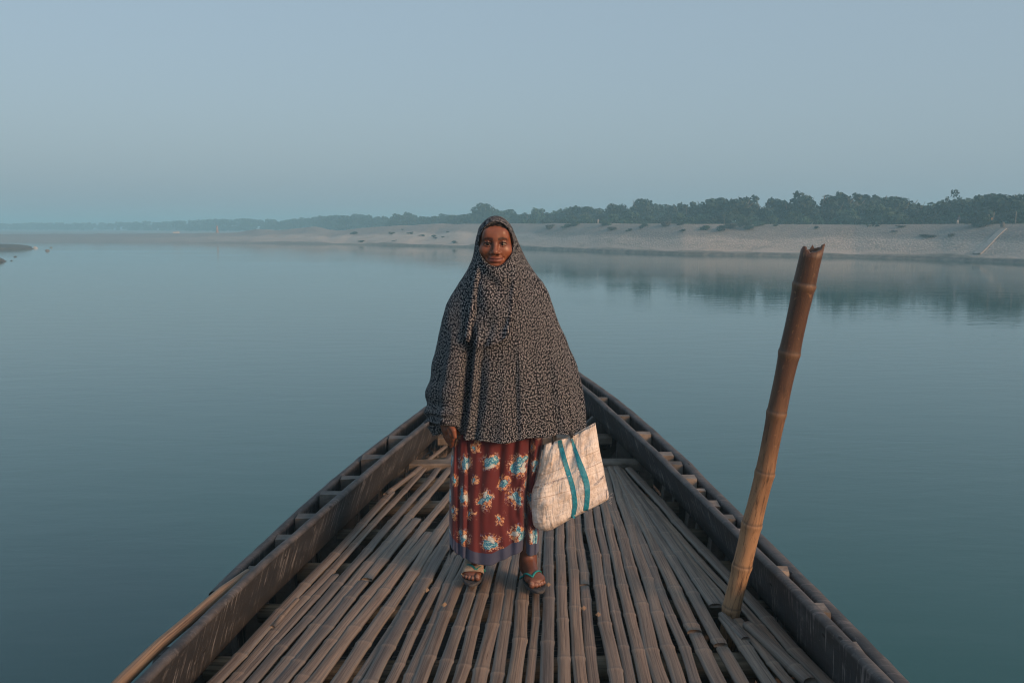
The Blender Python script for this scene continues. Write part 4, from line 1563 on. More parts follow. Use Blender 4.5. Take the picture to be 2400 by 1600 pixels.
def foot(side, tip_big, tip_small, heel_dir):
    """side -1: her right foot (left in the photo)"""
    z0 = .037
    tb = np.array(at_z(*tip_big, DECK + z0 + .012) - ORG)
    ts_ = np.array(at_z(*tip_small, DECK + z0 + .010) - ORG)
    u = np.array([math.sin(heel_dir), math.cos(heel_dir), 0])     # toes -> heel
    v = np.array([u[1], -u[0], 0])                               # sideways (photo right)
    inn = v * (1 if side < 0 else -1)                            # towards the big toe
    tipc = tb - inn * .022
    heel = tipc + u * .205
    P_ = lambda a_, b_, z_: heel - u * a_ + inn * b_ + np.array([0, 0, z_ - heel[2]])
    ops = []
    ops.append(cap(P_(.012, 0, z0 + .030), P_(.02, 0, z0 + .026), .029, .028, .015))
    ops.append(cap(P_(.035, 0, z0 + .058), P_(.115, .002, z0 + .030), .033, .026, .03))
    ops.append(cap(P_(.03, 0, z0 + .024), P_(.13, -.014, z0 + .017), .024, .018, .02))
    ops.append(ell(P_(.140, -.002, z0 + .020), (.043, .040, .019), .02, rot=math.atan2(-u[0], u[1])))
    toes = [(.022, .205, .0125), (.003, .198, .0088), (-.0115, .190, .0082), (-.0245, .180, .0078), (-.036, .168, .0074)]
    for q_, (o_, l_, r_) in enumerate(toes):
        mid_ = P_(l_ - .026, o_, z0 + r_ + .006)
        cap(P_(.148, o_ * .86, z0 + .018), mid_, r_ * .95, r_ * .92, .006)
        cap(mid_, P_(l_ - r_, o_ * 1.02, z0 + r_), r_ * .92, r_, .003)
    ank = P_(.035, 0, z0 + .075)
    FEET[side] = dict(P=P_, ops=ops, ank=ank, z0=z0, u=u, inn=inn)
    return ank


aR = foot(-1, (1118.5, 1357), (1087.5, 1338), math.radians(2))
aL = foot(1, (1249, 1374), (1276, 1351), math.radians(-13))
for side, ank in ((-1, aR), (1, aL)):
    hipx = sx + side * .075
    knee = np.array([.5 * (hipx + ank[0]) + side * .01, .03, .43])
    cap(ank + np.array([0, .004, -.02]), ank + np.array([0, .002, .05]), .033, .034, .02)
    cap(ank + np.array([0, .002, .05]), knee + np.array([0, .02, -.08]), .033, .047, .02)
    cap(knee + np.array([0, .02, -.08]), knee, .052, .052, .03)
    cap(knee, (hipx, .01, .80), .055, .085, .04)
    ell(ank + np.array([side * .026, .008, .012]), (.010, .012, .014), .01)     # ankle bone
# her right arm (left in the photo): hangs, hand shows below the cuff
shR, elR = np.array([sx - .115, .02, 1.190]), lp(1056, 840, .0)
wrR = lp(1041, 975, -.065)
cap(shR, elR, .040, .036, .03)
cap(elR, wrR, .036, .0225, .02)
kn = lp(1048, 1006, -.078)
cap(wrR, kn, .0215, .021, .015)
ell((wrR + kn) / 2 + np.array([0, .012, -.005]), (.019, .034, .036), .015)
fing = [((1052, 1006, -.112), (1057, 1018, -.118), (1062, 1027, -.114), (1061, 1033, -.100), .0098),
        ((1049, 1010, -.090), (1055, 1025, -.096), (1060, 1037, -.092), (1059, 1043, -.079), .0100),
        ((1044, 1010, -.068), (1049, 1026, -.072), (1055, 1039, -.070), (1057, 1045, -.058), .0095),
        ((1040, 1008, -.046), (1043, 1022, -.050), (1049, 1033, -.049), (1053, 1039, -.040), .0085)]
for a_, b_, c_, d_, r_ in fing:
    pa, pb_, pc, pd = lp(*a_), lp(*b_), lp(*c_), lp(*d_)
    cap(kn + (pa - kn) * .2, pa, r_ * 1.1, r_ * 1.05, .012)
    cap(pa, pb_, r_ * 1.02, r_ * .97, .003)
    cap(pb_, pc, r_ * .97, r_ * .9, .002)
    cap(pc, pd, r_ * .9, r_ * .82, .002)
ta, tb_, tc = lp(1053, 993, -.112), lp(1063, 1008, -.129), lp(1066, 1023, -.128)
cap(wrR, ta, .017, .013, .012)
cap(ta, tb_, .0125, .0108, .004)
cap(tb_, tc, .0108, .0092, .003)
# her left arm: bent under the cape, hand closed round the bag straps
shL, elL = np.array([sx + .115, .02, 1.190]), lp(1285, 850, .03)
wrL = lp(1306, 935, -.01)
cap(shL, elL, .040, .037, .03)
cap(elL, wrL, .037, .024, .02)
kL = lp(1308, 962, -.035)
cap(wrL, kL, .024, .022, .012)
GRIP = kL + np.array([0, -.012, -.026])
for q_ in range(4):
    y_ = kL[1] - .034 + .022 * q_
    p0 = np.array([kL[0] + .012, y_, kL[2] - .004])
    p1 = np.array([kL[0] + .022, y_ - .002, kL[2] - .030])
    p2 = np.array([kL[0] + .002, y_ - .002, kL[2] - .046])
    p3 = np.array([kL[0] - .014, y_, kL[2] - .032])
    r_ = (.0098, .0100, .0094, .0085)[q_]
    cap(kL, p0, r_ * 1.15, r_ * 1.05, .01)
    cap(p0, p1, r_ * 1.02, r_, .003)
    cap(p1, p2, r_, r_ * .92, .002)
    cap(p2, p3, r_ * .92, r_ * .84, .002)
cap(wrL, kL + np.array([-.018, -.028, -.008]), .017, .012, .01)
cap(kL + np.array([-.018, -.028, -.008]), kL + np.array([-.016, -.036, -.034]), .0115, .0095, .004)


# head ------------------------------------------------------------
def H(x_, y_, z_):
    return np.array([hx + x_, HY + y_, ez + z_])


skull = ell(H(0, .012, .026), (.0715, .086, .073), .02)
ell(H(0, -.016, -.030), (.0625, .060, .060), .03)
ell(H(0, -.050, -.078), (.024, .020, .017), .028)                # chin
for s_ in (-1, 1):
    ell(H(s_ * .036, -.047, -.026), (.029, .024, .025), .02)       # cheeks
    cap(H(s_ * .008, -.072, .019), H(s_ * .040, -.062, .021), .0075, .007, .02)    # brow
    ell(H(s_ * .071, .022, -.006), (.008, .018, .030), .008)      # ears
cap(H(-.028, -.064, .046), H(.028, -.064, .046), .012, .012, .04)
for s_ in (-1, 1):
    ell(H(s_ * .0305, -.088, .000), (.0180, .0225, .0118), .008, 's')   # sockets
# lids
for s_ in (-1, 1):
    up = [H(s_ * .0145, -.0680, -.0005), H(s_ * .0210, -.0740, .0062), H(s_ * .0300, -.0760, .0086), H(s_ * .0390, -.0720, .0070), H(s_ * .0475, -.0620, .0015)]
    lo = [H(s_ * .0145, -.0680, -.0020), H(s_ * .0220, -.0728, -.0072), H(s_ * .0310, -.0739, -.0084), H(s_ * .0395, -.0697, -.0064), H(s_ * .0475, -.0620, -.0005)]
    for pts_, r_ in ((up, .0027), (lo, .0024)):
        for a_, b_ in zip(pts_[:-1], pts_[1:]):
            cap(a_, b_, r_, r_, .003)
    for a_, b_ in zip(up[:-1], up[1:]):                          # upper fold towards the brow
        cap(a_ + np.array([0, .0055, .0045]), b_ + np.array([0, .0055, .0045]), .0036, .0036, .006)
# nose
cap(H(0, -.072, .012), H(0, -.089, -.022), .0080, .0098, .012)
ell(H(0, -.0955, -.032), (.0125, .0115, .0100), .009)
for s_ in (-1, 1):
    ell(H(s_ * .0150, -.0845, -.0360), (.0085, .0105, .0075), .007)
    ell(H(s_ * .0075, -.0930, -.0425), (.0034, .0042, .0030), .003, 's')
# muzzle and mouth
ell(H(0, -.058, -.060), (.034, .020, .022), .02)
for s_ in (-1, 1):
    cap(H(s_ * .020, -.0795, -.040), H(s_ * .035, -.0700, -.060), .0016, .0016, .009, 's')   # smile folds
    ell(H(s_ * .0095, -.0775, -.0562), (.0165, .0078, .0046), .006, rot=s_ * .32)
    ell(H(s_ * .0070, -.0770, -.0668), (.0165, .0082, .0058), .006, rot=s_ * .25)
    cap(H(0, -.0860, -.0612), H(s_ * .016, -.0830, -.0607), .0011, .0011, .003, 's')
    cap(H(s_ * .016, -.0830, -.0607), H(s_ * .0310, -.0735, -.0565), .0011, .0014, .004, 's')
    ell(H(s_ * .0330, -.0695, -.0565), (.0035, .0035, .0035), .006, 's')                     # corners
cap(H(-.014, -.0745, -.0775), H(.014, -.0745, -.0775), .0020, .0020, .010, 's')


def surface_nets(F_, ax):
    s = F_ < 0
    cnt = np.zeros(tuple(n_ - 1 for n_ in F_.shape), dtype=np.uint8)
    for i in (0, 1):
        for j in (0, 1):
            for k_ in (0, 1):
                cnt += s[i:i + cnt.shape[0], j:j + cnt.shape[1], k_:k_ + cnt.shape[2]]
    ci, cj, ck = np.nonzero((cnt > 0) & (cnt < 8))
    idx = np.full(cnt.shape, -1, dtype=np.int32)
    idx[ci, cj, ck] = np.arange(len(ci))
    acc = np.zeros((len(ci), 3))
    num = np.zeros(len(ci))
    A = [np.asarray(a_) for a_ in ax]
    corners = [(i, j, k_) for i in (0, 1) for j in (0, 1) for k_ in (0, 1)]
    for c0 in corners:
        for dim in range(3):
            if c0[dim] == 1:
                continue
            c1 = list(c0)
            c1[dim] = 1
            v0 = F_[ci + c0[0], cj + c0[1], ck + c0[2]]
            v1 = F_[ci + c1[0], cj + c1[1], ck + c1[2]]
            m_ = (v0 < 0) != (v1 < 0)
            t = v0 / np.where(m_, v0 - v1, 1)
            p = [A[0][ci + c0[0]], A[1][cj + c0[1]], A[2][ck + c0[2]]]
            e = [A[0][ci + c1[0]], A[1][cj + c1[1]], A[2][ck + c1[2]]]
            for q_ in range(3):
                acc[:, q_] += np.where(m_, p[q_] + (e[q_] - p[q_]) * t, 0)
            num += m_
    V_ = acc / num[:, None]
    faces = []
    for dim in range(3):
        sl0 = [slice(1, -1)] * 3
        sl1 = [slice(1, -1)] * 3
        sl0[dim] = slice(0, -1)
        sl1[dim] = slice(1, None)
        a_, b_ = s[tuple(sl0)], s[tuple(sl1)]
        ii = np.nonzero(a_ != b_)
        flip = a_[ii]
        base = [ii[0] + (0 if dim == 0 else 1), ii[1] + (0 if dim == 1 else 1), ii[2] + (0 if dim == 2 else 1)]
        u_, w_ = [(1, 2), (2, 0), (0, 1)][dim]

        def at(du, dw):
            c_ = [base[0].copy(), base[1].copy(), base[2].copy()]
            c_[u_] = c_[u_] - du
            c_[w_] = c_[w_] - dw
            return idx[c_[0], c_[1], c_[2]]
        qd = np.stack([at(1, 1), at(0, 1), at(0, 0), at(1, 0)], -1)
        qd[~flip] = qd[~flip][:, ::-1]
        faces.append(qd)
    return V_, np.concatenate(faces)


BV, BF = surface_nets(FLD, (GX, GY, GZ))

# skin colour per vertex
base = np.array([.205, .077, .041])
colv = np.tile(base, (len(BV), 1))


def blendc(m_, c_):
    global colv
    colv = colv * (1 - m_[:, None]) + np.array(c_) * m_[:, None]


fx, fy, fz = BV[:, 0] - hx, BV[:, 1] - HY, BV[:, 2] - ez
ax_ = np.abs(fx)
front = (fy < -.03) & (np.abs(fz) < .12)
limb = (BV[:, 2] < .25)
blendc(limb * 0.75, (.105, .045, .030))
blendc((front * sstep(.0, -.03, fz) * sstep(.02, .04, ax_) * .35), (.25, .085, .038))
lipm = front * sstep(.0115 * np.sqrt(np.clip(1 - (ax_ / .031) ** 2, 0, 1)) + .0012, .0075 * np.sqrt(np.clip(1 - (ax_ / .031) ** 2, 0, 1)), np.abs(fz + .0618 - .09 * ax_)) * (fy < -.064) * (ax_ < .031)
blendc(lipm * .75, (.150, .045, .038))
line = front * sstep(.034, .030, ax_) * np.exp(-((fz + .0615 - .125 * ax_) / .0015) ** 2) * (fy < -.062)
blendc(np.clip(line, 0, 1) * .85, (.035, .012, .010))
browz = .0185 + .004 * np.sin(np.clip((ax_ - .010) / .04, 0, 1) * np.pi) - .002 * np.clip((ax_ - .035) / .015, 0, 1)
brow = front * sstep(.008, .013, ax_) * sstep(.052, .044, ax_) * np.exp(-((fz - browz) / np.where(ax_ < .034, .0058, .0042)) ** 2)
blendc(np.clip(brow * 1.2, 0, 1) * .85, (.012, .007, .006))
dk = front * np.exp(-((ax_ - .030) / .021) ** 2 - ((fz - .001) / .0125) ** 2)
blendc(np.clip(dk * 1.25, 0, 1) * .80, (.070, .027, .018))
lash = front * sstep(.0145, .018, ax_) * sstep(.049, .045, ax_) * np.exp(-((fz - .0012 - .0076 * np.sin(np.clip((ax_ - .015) / .031, 0, 1) * np.pi)) / .0022) ** 2)
blendc(np.clip(lash, 0, 1) * .9, (.010, .006, .005))
nost = front * np.exp(-((ax_ - .0078) / .0042) ** 2 - ((fz + .0440) / .0030) ** 2) * (fy < -.08)
blendc(np.clip(nost, 0, 1) * .8, (.02, .008, .006))
# toe nails
for side, ft in FEET.items():
    P_ = ft['P']
    for o_, l_, r_ in [(.022, .205, .0125), (.003, .198, .0088), (-.0115, .190, .0082), (-.0245, .180, .0078), (-.036, .168, .0074)]:
        c_ = P_(l_ - r_ * .8, o_ * 1.02, ft['z0'] + r_ * 1.8)
        dd = np.linalg.norm(BV - c_, axis=1)
        blendc(sstep(r_ * .85, r_ * .6, dd) * .7, (.32, .19, .14))
hairm = (fz > .0725 - 7.5 * fx * fx + .0010 * np.sin(fx * 310 + 2)) & (fz < .16)
blendc(hairm * 1.0, (.010, .008, .008))
colv = np.concatenate([colv, np.ones((len(colv), 1))], 1)
body = mk('body', BV + np.array(ORG), BF, M_SKIN, woman, cols=colv)
del FLD

# eyes
for s_ in (-1, 1):
    c = Vector(H(s_ * .0305, -.0600, .0003)) + ORG
    V, F, MI = [], [], []
    nu, nv = 24, 28
    for j in range(nv + 1):
        ph = math.pi * j / nv
        for i in range(nu):
            th = 2 * math.pi * i / nu
            V.append(c + Vector((math.sin(ph) * math.cos(th), -math.cos(ph), math.sin(ph) * math.sin(th))) * .0136)
    gf = grid_faces(nu, nv + 1, True)
    mi = [0 if (f[0] // nu) < 5 else 1 for f in gf]
    mk('eye', V, gf, [M_IRIS, M_EYE], woman, mi=mi)

# hair under the edge of the scarf
nu, nv = 60, 24
V = []
for j in range(nv):
    for i in range(nu):
        th = math.pi * (i / (nu - 1))                     # across the head, left to right over the front
        el = math.radians(20 + 75 * j / (nv - 1))
        d = Vector((-math.cos(th) * math.cos(el), -math.sin(th) * math.cos(el) - .0, math.sin(el)))
        c = Vector(H(0, .012, .026)) + ORG
        # hairline: rises to a soft centre parting
        front_k = abs(math.cos(th))
        el0 = math.radians(36 - 27 * front_k ** 1.8)
        el2 = el0 + (math.radians(90) - el0) * j / (nv - 1)
        d = Vector((-math.cos(th) * math.cos(el2), -math.sin(th) * math.cos(el2), math.sin(el2)))
        grow = .0045 + .0030 * min(1, j / 5)
        part = .004 * math.exp(-((th - math.pi / 2) / .05) ** 2) * min(1, j / 4)
        V.append(c + Vector((d.x * (.0715 + grow), d.y * (.086 + grow), d.z * (.073 + grow - part))))
mk('hair', V, grid_faces(nu, nv), M_HAIR, woman)

# ---------------- headscarf: an annulus from the face opening down to the hem
KEYS = [  # cx, L, R, side py, side y, back py, back y, front py, front y, qz, px_exp
    (1139, 1101.5, 1177, 561, -.030, 512.5, -.056, 611, -.070, 1.0, 1.08),
    (1139, 1098, 1181, 562, -.036, 506, -.064, 616, -.086, 1.0, 1.05),
    (1139, 1091, 1187, 570, .005, 497.5, .000, 640, -.078, 1.0, .95),
    (1140, 1080, 1213, 617, .015, 545, .115, 705, -.105, 1.15, .95),
    (1143, 1047, 1252, 660, .020, 640, .115, 770, -.132, 1.5, .90),
    (1145, 1018, 1283, 740, .015, 740, .130, 835, -.142, 2.0, .88),
    (1150, 991, 1323, 840, .010, 850, .140, 905, -.150, 2.0, .86),
    (1155, 979, 1341, 930, .000, 930, .150, 965, -.158, 2.0, .85),
    (1158, 979, 1344, 983, .000, 990, .155, 1013, -.165, 2.0, .85)]
NTH, NV = 300, 200
th = np.linspace(0, 2 * np.pi, NTH, endpoint=False)      # 0 = photo right, 90 = back/top, 270 = front/bottom
KL = []
for cx, L_, R_, ps, ys, pb, yb, pf, yf, qz, pe in KEYS:
    row = []
    for t in th:
        c_, s_ = math.cos(t), math.sin(t)
        e = abs(c_) ** pe
        px_ = cx + (R_ - cx) * e if c_ > 0 else cx - (cx - L_) * e
        f_ = abs(s_)
        if s_ > 0:
            py_, y_ = ps + (pb - ps) * f_ ** qz, ys + (yb - ys) * f_
        else:
            py_, y_ = ps + (pf - ps) * f_ ** qz, ys + (yf - ys) * f_
        row.append(np.array(kp(px_, py_, YC + HY * (1 if ps < 600 else .5) + y_)))
    KL.append(row)
KL = np.array(KL)                                       # key, theta, xyz
nk = len(KEYS)
vv = np.concatenate([np.linspace(0, 3, 70, endpoint=False), np.linspace(3, nk - 1, NV - 70)])
CV = np.empty((NV, NTH, 3))
for a, v_ in enumerate(vv):
    i = min(int(v_), nk - 2)
    t = v_ - i
    p0, p1, p2, p3 = KL[max(i - 1, 0)], KL[i], KL[i + 1], KL[min(i + 2, nk - 1)]
    if i == 0:
        p0 = 2 * p1 - p2
    if i + 2 > nk - 1:
        p3 = 2 * p2 - p1
    CV[a] = .5 * ((2 * p1) + (-p0 + p2) * t + (2 * p0 - 5 * p1 + 4 * p2 - p3) * t * t + (-p0 + 3 * p1 - 3 * p2 + p3) * t ** 3)
# folds
for a, v_ in enumerate(vv):
    g = float(sstep(3.2, 6.5, v_))
    g2 = float(sstep(2.2, 4.0, v_))
    for b in range(NTH):
        p = CV[a, b]
        t = th[b]
        s_, c_ = math.sin(t), math.cos(t)
        out_ = np.array([c_ * .6, s_ * -0.0 + (s_), 0.0])
        out_[1] = s_
        nrm = np.linalg.norm(out_) + 1e-6
        out_ = out_ / nrm
        w_ = g * (.0045 * math.sin(9 * t + 1.3 + .8 * math.sin(2 * t) + .15 * v_) + .0030 * math.sin(19 * t + 2 * math.sin(3 * t) - .25 * v_))
        w_ += g2 * .006 * mnoise.fractal((p[0] * 14, p[2] * 5, 1.5 + p[1] * 8), 1.0, 2.0, 3)
        if s_ < 0.25:
            # px position of this point in the 2352 px view
            k_ = (p[1]) / FPX / K
            pxv = 1176 + p[0] / k_
            pyv = a
            dpt = (CAM.z - p[2])
            frac = (v_ - 4) / 4.0
            xg = 1080 - 34 * max(0, frac)
            gd = float(sstep(3.7, 5.0, v_))
            w_ -= .052 * gd * math.exp(-((pxv - xg) / 8.5) ** 2)
            w_ -= .022 * g * math.exp(-((pxv - (xg + 27 + 10 * frac)) / 7) ** 2)
            w_ += .022 * gd * math.exp(-((pxv - (xg - 36)) / 24) ** 2)
            w_ += .010 * gd * math.exp(-((pxv - (xg + 15)) / 9) ** 2)
            for x0_, x1_, am, wd in ((1186, 1193, .008, 6), (1225, 1254, .005, 8), (1252, 1296, .006, 9), (1120, 1098, .005, 8), (1150, 1142, .004, 8), (1275, 1322, .005, 8)):
                xc = x0_ + (x1_ - x0_) * max(0, frac)
                e_ = (pxv - xc) / wd
                w_ += am * g * (math.exp(-(e_ - 1.2) ** 2) - math.exp(-(e_ + .6) ** 2))
            # creases at the bent elbow and cuff on the left
            if pxv < xg:
                w_ += .006 * float(sstep(5.5, 6.5, v_)) * math.sin(v_ * 9 + pxv * .05)
        CV[a, b] = p + out_ * w_
        # uneven hem
        if v_ > 6.8:
            k2 = (v_ - 6.8) / 1.2
            pxh = 1176 + p[0] / (p[1] / FPX / K)
            if s_ < .35:
                CV[a, b, 2] += k2 * .034 * float(sstep(1049, 1043, pxh))
            CV[a, b, 2] += k2 * (.007 * math.sin(5 * t + 1) + .004 * math.sin(13 * t))
# arc-length uv
us = np.zeros((NV, NTH))
seg = np.linalg.norm(np.diff(CV, axis=1, append=CV[:, :1]), axis=2)
i0 = int(round(.75 * NTH))
for b in range(1, NTH // 2):
    j = (i0 + b) % NTH
    us[:, j] = us[:, (j - 1) % NTH] + seg[:, (j - 1) % NTH]
    j = (i0 - b) % NTH
    us[:, j] = us[:, (j + 1) % NTH] - seg[:, j]
us[:, (i0 + NTH // 2) % NTH] = us[:, (i0 + NTH // 2 - 1) % NTH] + .01
vs = np.zeros((NV, NTH))
vs[1:] = np.cumsum(np.linalg.norm(np.diff(CV, axis=0), axis=2), axis=0)
jb = (i0 + NTH // 2 + 1) % NTH                           # open the grid along the back so the print runs on unbroken
CV, us, vs = (np.roll(a_, -jb, axis=1) for a_ in (CV, us, vs))
CV = np.concatenate([CV, CV[:, :1]], 1)
us = np.concatenate([us, us[:, -1:] + .004], 1)
vs = np.concatenate([vs, vs[:, :1]], 1)
SV = CV.reshape(-1, 3)
SF = grid_faces(NTH + 1, NV)
scarf = mk('headscarf', SV, SF, M_SCARF, woman, uv=np.stack([us.ravel(), vs.ravel()], 1))
sm = scarf.modifiers.new('Solidify', 'SOLIDIFY')
sm.thickness = .0035
sm.offset = 1.0
bvh = BVHTree.FromPolygons([tuple(v) for v in SV], [tuple(int(i) for i in f) for f in SF])


def cast(px, py, tree_, fallback, off=.0):
    r_ = ray(px, py).normalized()
    h = tree_.ray_cast(CAM, r_)
    return (h[0] - r_ * off) if h[0] is not None else at_y(px, py, fallback)


# second layer hanging from the chin
left_e = [(1093, 596), (1083, 640), (1076, 700), (1070, 750), (1067, 778)]
right_e = [(1182, 596), (1187, 640), (1181, 700), (1173, 740), (1168, 768)]
ns, nt = 70, 80
PY = np.zeros((nt, ns, 3))
for j in range(nt):
    t = j / (nt - 1)
    for i in range(ns):
        s = i / (ns - 1)
        f_ = t * (len(left_e) - 1)
        k_ = min(int(f_), len(left_e) - 2)
        fr = f_ - k_
        l_ = [left_e[k_][q_] + (left_e[k_ + 1][q_] - left_e[k_][q_]) * fr for q_ in (0, 1)]
        r_ = [right_e[k_][q_] + (right_e[k_ + 1][q_] - right_e[k_][q_]) * fr for q_ in (0, 1)]
        sag = max(0.0, math.sin(math.pi * s)) ** 1.1
        x_ = l_[0] + (r_[0] - l_[0]) * s
        y_ = l_[1] + (r_[1] - l_[1]) * s + sag * (19 + 12 * t - 6 * t * t) + 3 * math.sin(s * 9) * t
        p = cast(x_ * K, y_ * K, bvh, YC - .08, .007)
        e_t = float(sstep(0.0, .22, t))
        fold = (.012 + .010 * max(0, 1 - t * 2.2)) * math.sin((t ** .8) * 15 + 1.6 * math.sin(s * 4 + 1)) * sag * (1 - .55 * t) + .004 * mnoise.noise((s * 7, t * 5, 2)) + .005 * math.sin(s * 19 + t * 2.5) * t * sag
        roll = .016 * math.exp(-((s - .07) / .06) ** 2) + .010 * math.exp(-((s - .95) / .045) ** 2) - .008 * math.exp(-((s - .17) / .05) ** 2)
        off = -.006 + e_t * (.016 + .006 * t) + (fold + roll) * (.25 + .75 * e_t)
        off -= .012 * math.exp(-(s / .018) ** 2) + .012 * math.exp(-((1 - s) / .018) ** 2)
        off += .014 * float(sstep(.62, .95, t))
        r2 = ray(x_ * K, y_ * K).normalized()
        PY[j, i] = np.array(p - r2 * off)
for _ in range(3):
    PY[1:-1, 1:-1, 1] = .5 * PY[1:-1, 1:-1, 1] + .125 * (PY[:-2, 1:-1, 1] + PY[2:, 1:-1, 1] + PY[1:-1, :-2, 1] + PY[1:-1, 2:, 1])
uvf = [(PY[j, i, 0] * 1.0 + 3, PY[j, i, 2] * 1.02) for j in range(nt) for i in range(ns)]
fl = mk('scarf_flap', PY.reshape(-1, 3), grid_faces(ns, nt), M_SCARF, woman, uv=uvf)
sm = fl.modifiers.new('Solidify', 'SOLIDIFY')
sm.thickness = .003

# dark inner cuff hanging below the sleeve on the left
V, n = [], 26
for j in range(9):
    for i in range(n):
        a = 2 * math.pi * i / n
        cx_, cy_ = 1012 + 5 * j / 8, 974 + 22 * j / 8 + 5 * math.cos(a) * (-1)
        p = kp(cx_ + (31 - 1.0 * j) * math.cos(a), cy_, YC + .0 + .055 * math.sin(a) - .01)
        V.append(p + Vector((0, .004 * math.sin(7 * a + j), 0)))
uvc = [(i / n * .3, v.z) for j in range(9) for i, v in zip(range(n), V[j * n:(j + 1) * n])]
mk('sleeve', V, grid_faces(n, 9, True), M_SCARF, woman, uv=uvc)

# ---------------- skirt
ROWS = [(955, 1046, 1244), (1010, 1041, 1246), (1064, 1037, 1237), (1119, 1034, 1226), (1171, 1033, 1226), (1220, 1033, 1237), (1262, 1034, 1236)]
hem_px = [1030, 1036, 1050, 1075, 1100, 1130, 1160, 1185, 1197, 1206, 1214, 1240]
hem_z = [.172, .168, .140, .122, .106, .108, .132, .152, .156, .150, .140, .132]
ns_, nr = 320, 110
V = np.empty((nr, ns_, 3))
tn = np.zeros((nr, ns_))
ztop = kp(1140, 955, YC)[2]
for i in range(ns_):
    t = 2 * math.pi * i / ns_
    c_, s_ = math.cos(t), math.sin(t)
    for j in range(nr):
        f_ = j / (nr - 1)
        pyn = 955 + 307 * f_
        L_ = np.interp(pyn, [r[0] for r in ROWS], [r[1] for r in ROWS])
        R_ = np.interp(pyn, [r[0] for r in ROWS], [r[2] for r in ROWS])
        cx = .5 * (L_ + R_)
        e = math.copysign(abs(c_) ** .82, c_)
        pxv = cx + (R_ - L_) * .5 * e
        yy = (-.112 - .012 * f_) * abs(s_) ** .6 if s_ < 0 else .12 * s_
        fold = .0035 * math.sin(11 * t + 1.5 * math.sin(2 * t)) * (.5 + .5 * f_) + .016 * mnoise.noise((c_ * 4.2, s_ * 4.2, f_ * 1.1 + 3)) * (.4 + .6 * f_) + .004 * math.sin(23 * t + 2.0 + f_)
        fold += .004 * mnoise.fractal((pxv * .03, f_ * 4, s_ * 2), 1, 2, 2)
        if s_ < 0.15:
            xg = 1219 - 15 * f_
            fold -= .055 * math.exp(-((pxv - xg) / 6.0) ** 2) * (.5 + .5 * f_)
            fold += .014 * math.exp(-((pxv - (xg + 14)) / 9) ** 2) + .012 * math.exp(-((pxv - (xg - 18)) / 12) ** 2)
            for x0_, am, wd in ((1072, .020, 5), (1092, -.006, 7), (1150, .010, 8), (1128, -.006, 9), (1052, .012, 5), (1040, -.010, 4), (1178, .006, 8)):
                e_ = (pxv - x0_ + 3 * math.sin(f_ * 3 + x0_)) / wd
                fold -= am * math.exp(-e_ * e_) * (.6 + .5 * math.sin(f_ * 4 + x0_) ** 2)
        zh = DECK + (float(np.interp(pxv, hem_px, hem_z)) if s_ < 0 else .095 + .012 * math.sin(3 * t))
        y_ = YC + yy + fold * (s_ if abs(s_) > .3 else math.copysign(.3, s_ if s_ else -1)) * 1.0
        if s_ < 0:
            y_ = YC + yy - fold
        p0 = kp(pxv, pyn, YC)
        z = ztop + (zh - ztop) * f_
        V[j, i] = (p0.x * (y_ / YC), y_, z)
        tn[j, i] = 1.0 - min(1.0, (z - zh) / .10)
us = np.zeros((nr, ns_))
mid = V[nr // 2]
sg = np.linalg.norm((np.roll(mid, -1, 0) - mid)[:, :2], axis=1)
u1 = np.zeros(ns_)
i0 = int(.75 * ns_)
for b in range(1, ns_ // 2):
    j = (i0 + b) % ns_
    u1[j] = u1[(j - 1) % ns_] + sg[(j - 1) % ns_]
    j = (i0 - b) % ns_
    u1[j] = u1[(j + 1) % ns_] - sg[j]
u1[(i0 + ns_ // 2) % ns_] = u1[(i0 + ns_ // 2 - 1) % ns_] + .004
u1 += 3.0
uv = np.stack([np.tile(u1, (nr, 1)).ravel(), V[:, :, 2].ravel()], 1)
cols = np.zeros((nr * ns_, 4))
cols[:, 0] = tn.ravel()
cols[:, 3] = 1
sk = mk('skirt', V.reshape(-1, 3), grid_faces(ns_, nr, True), M_SKIRT, woman, uv=uv, cols=cols)
sm = sk.modifiers.new('Solidify', 'SOLIDIFY')
sm.thickness = .002


# ---------------- sandals and bandage
def outline(n=40):
    pts = []
    for i in range(n):
        a = 2 * math.pi * i / n
        y_ = .105 + .128 * math.cos(a)                    # along the foot
        w_ = .036 + .012 * math.cos(a) - .004 * math.cos(2 * a)
        pts.append((y_, w_ * math.sin(a)))
    return pts


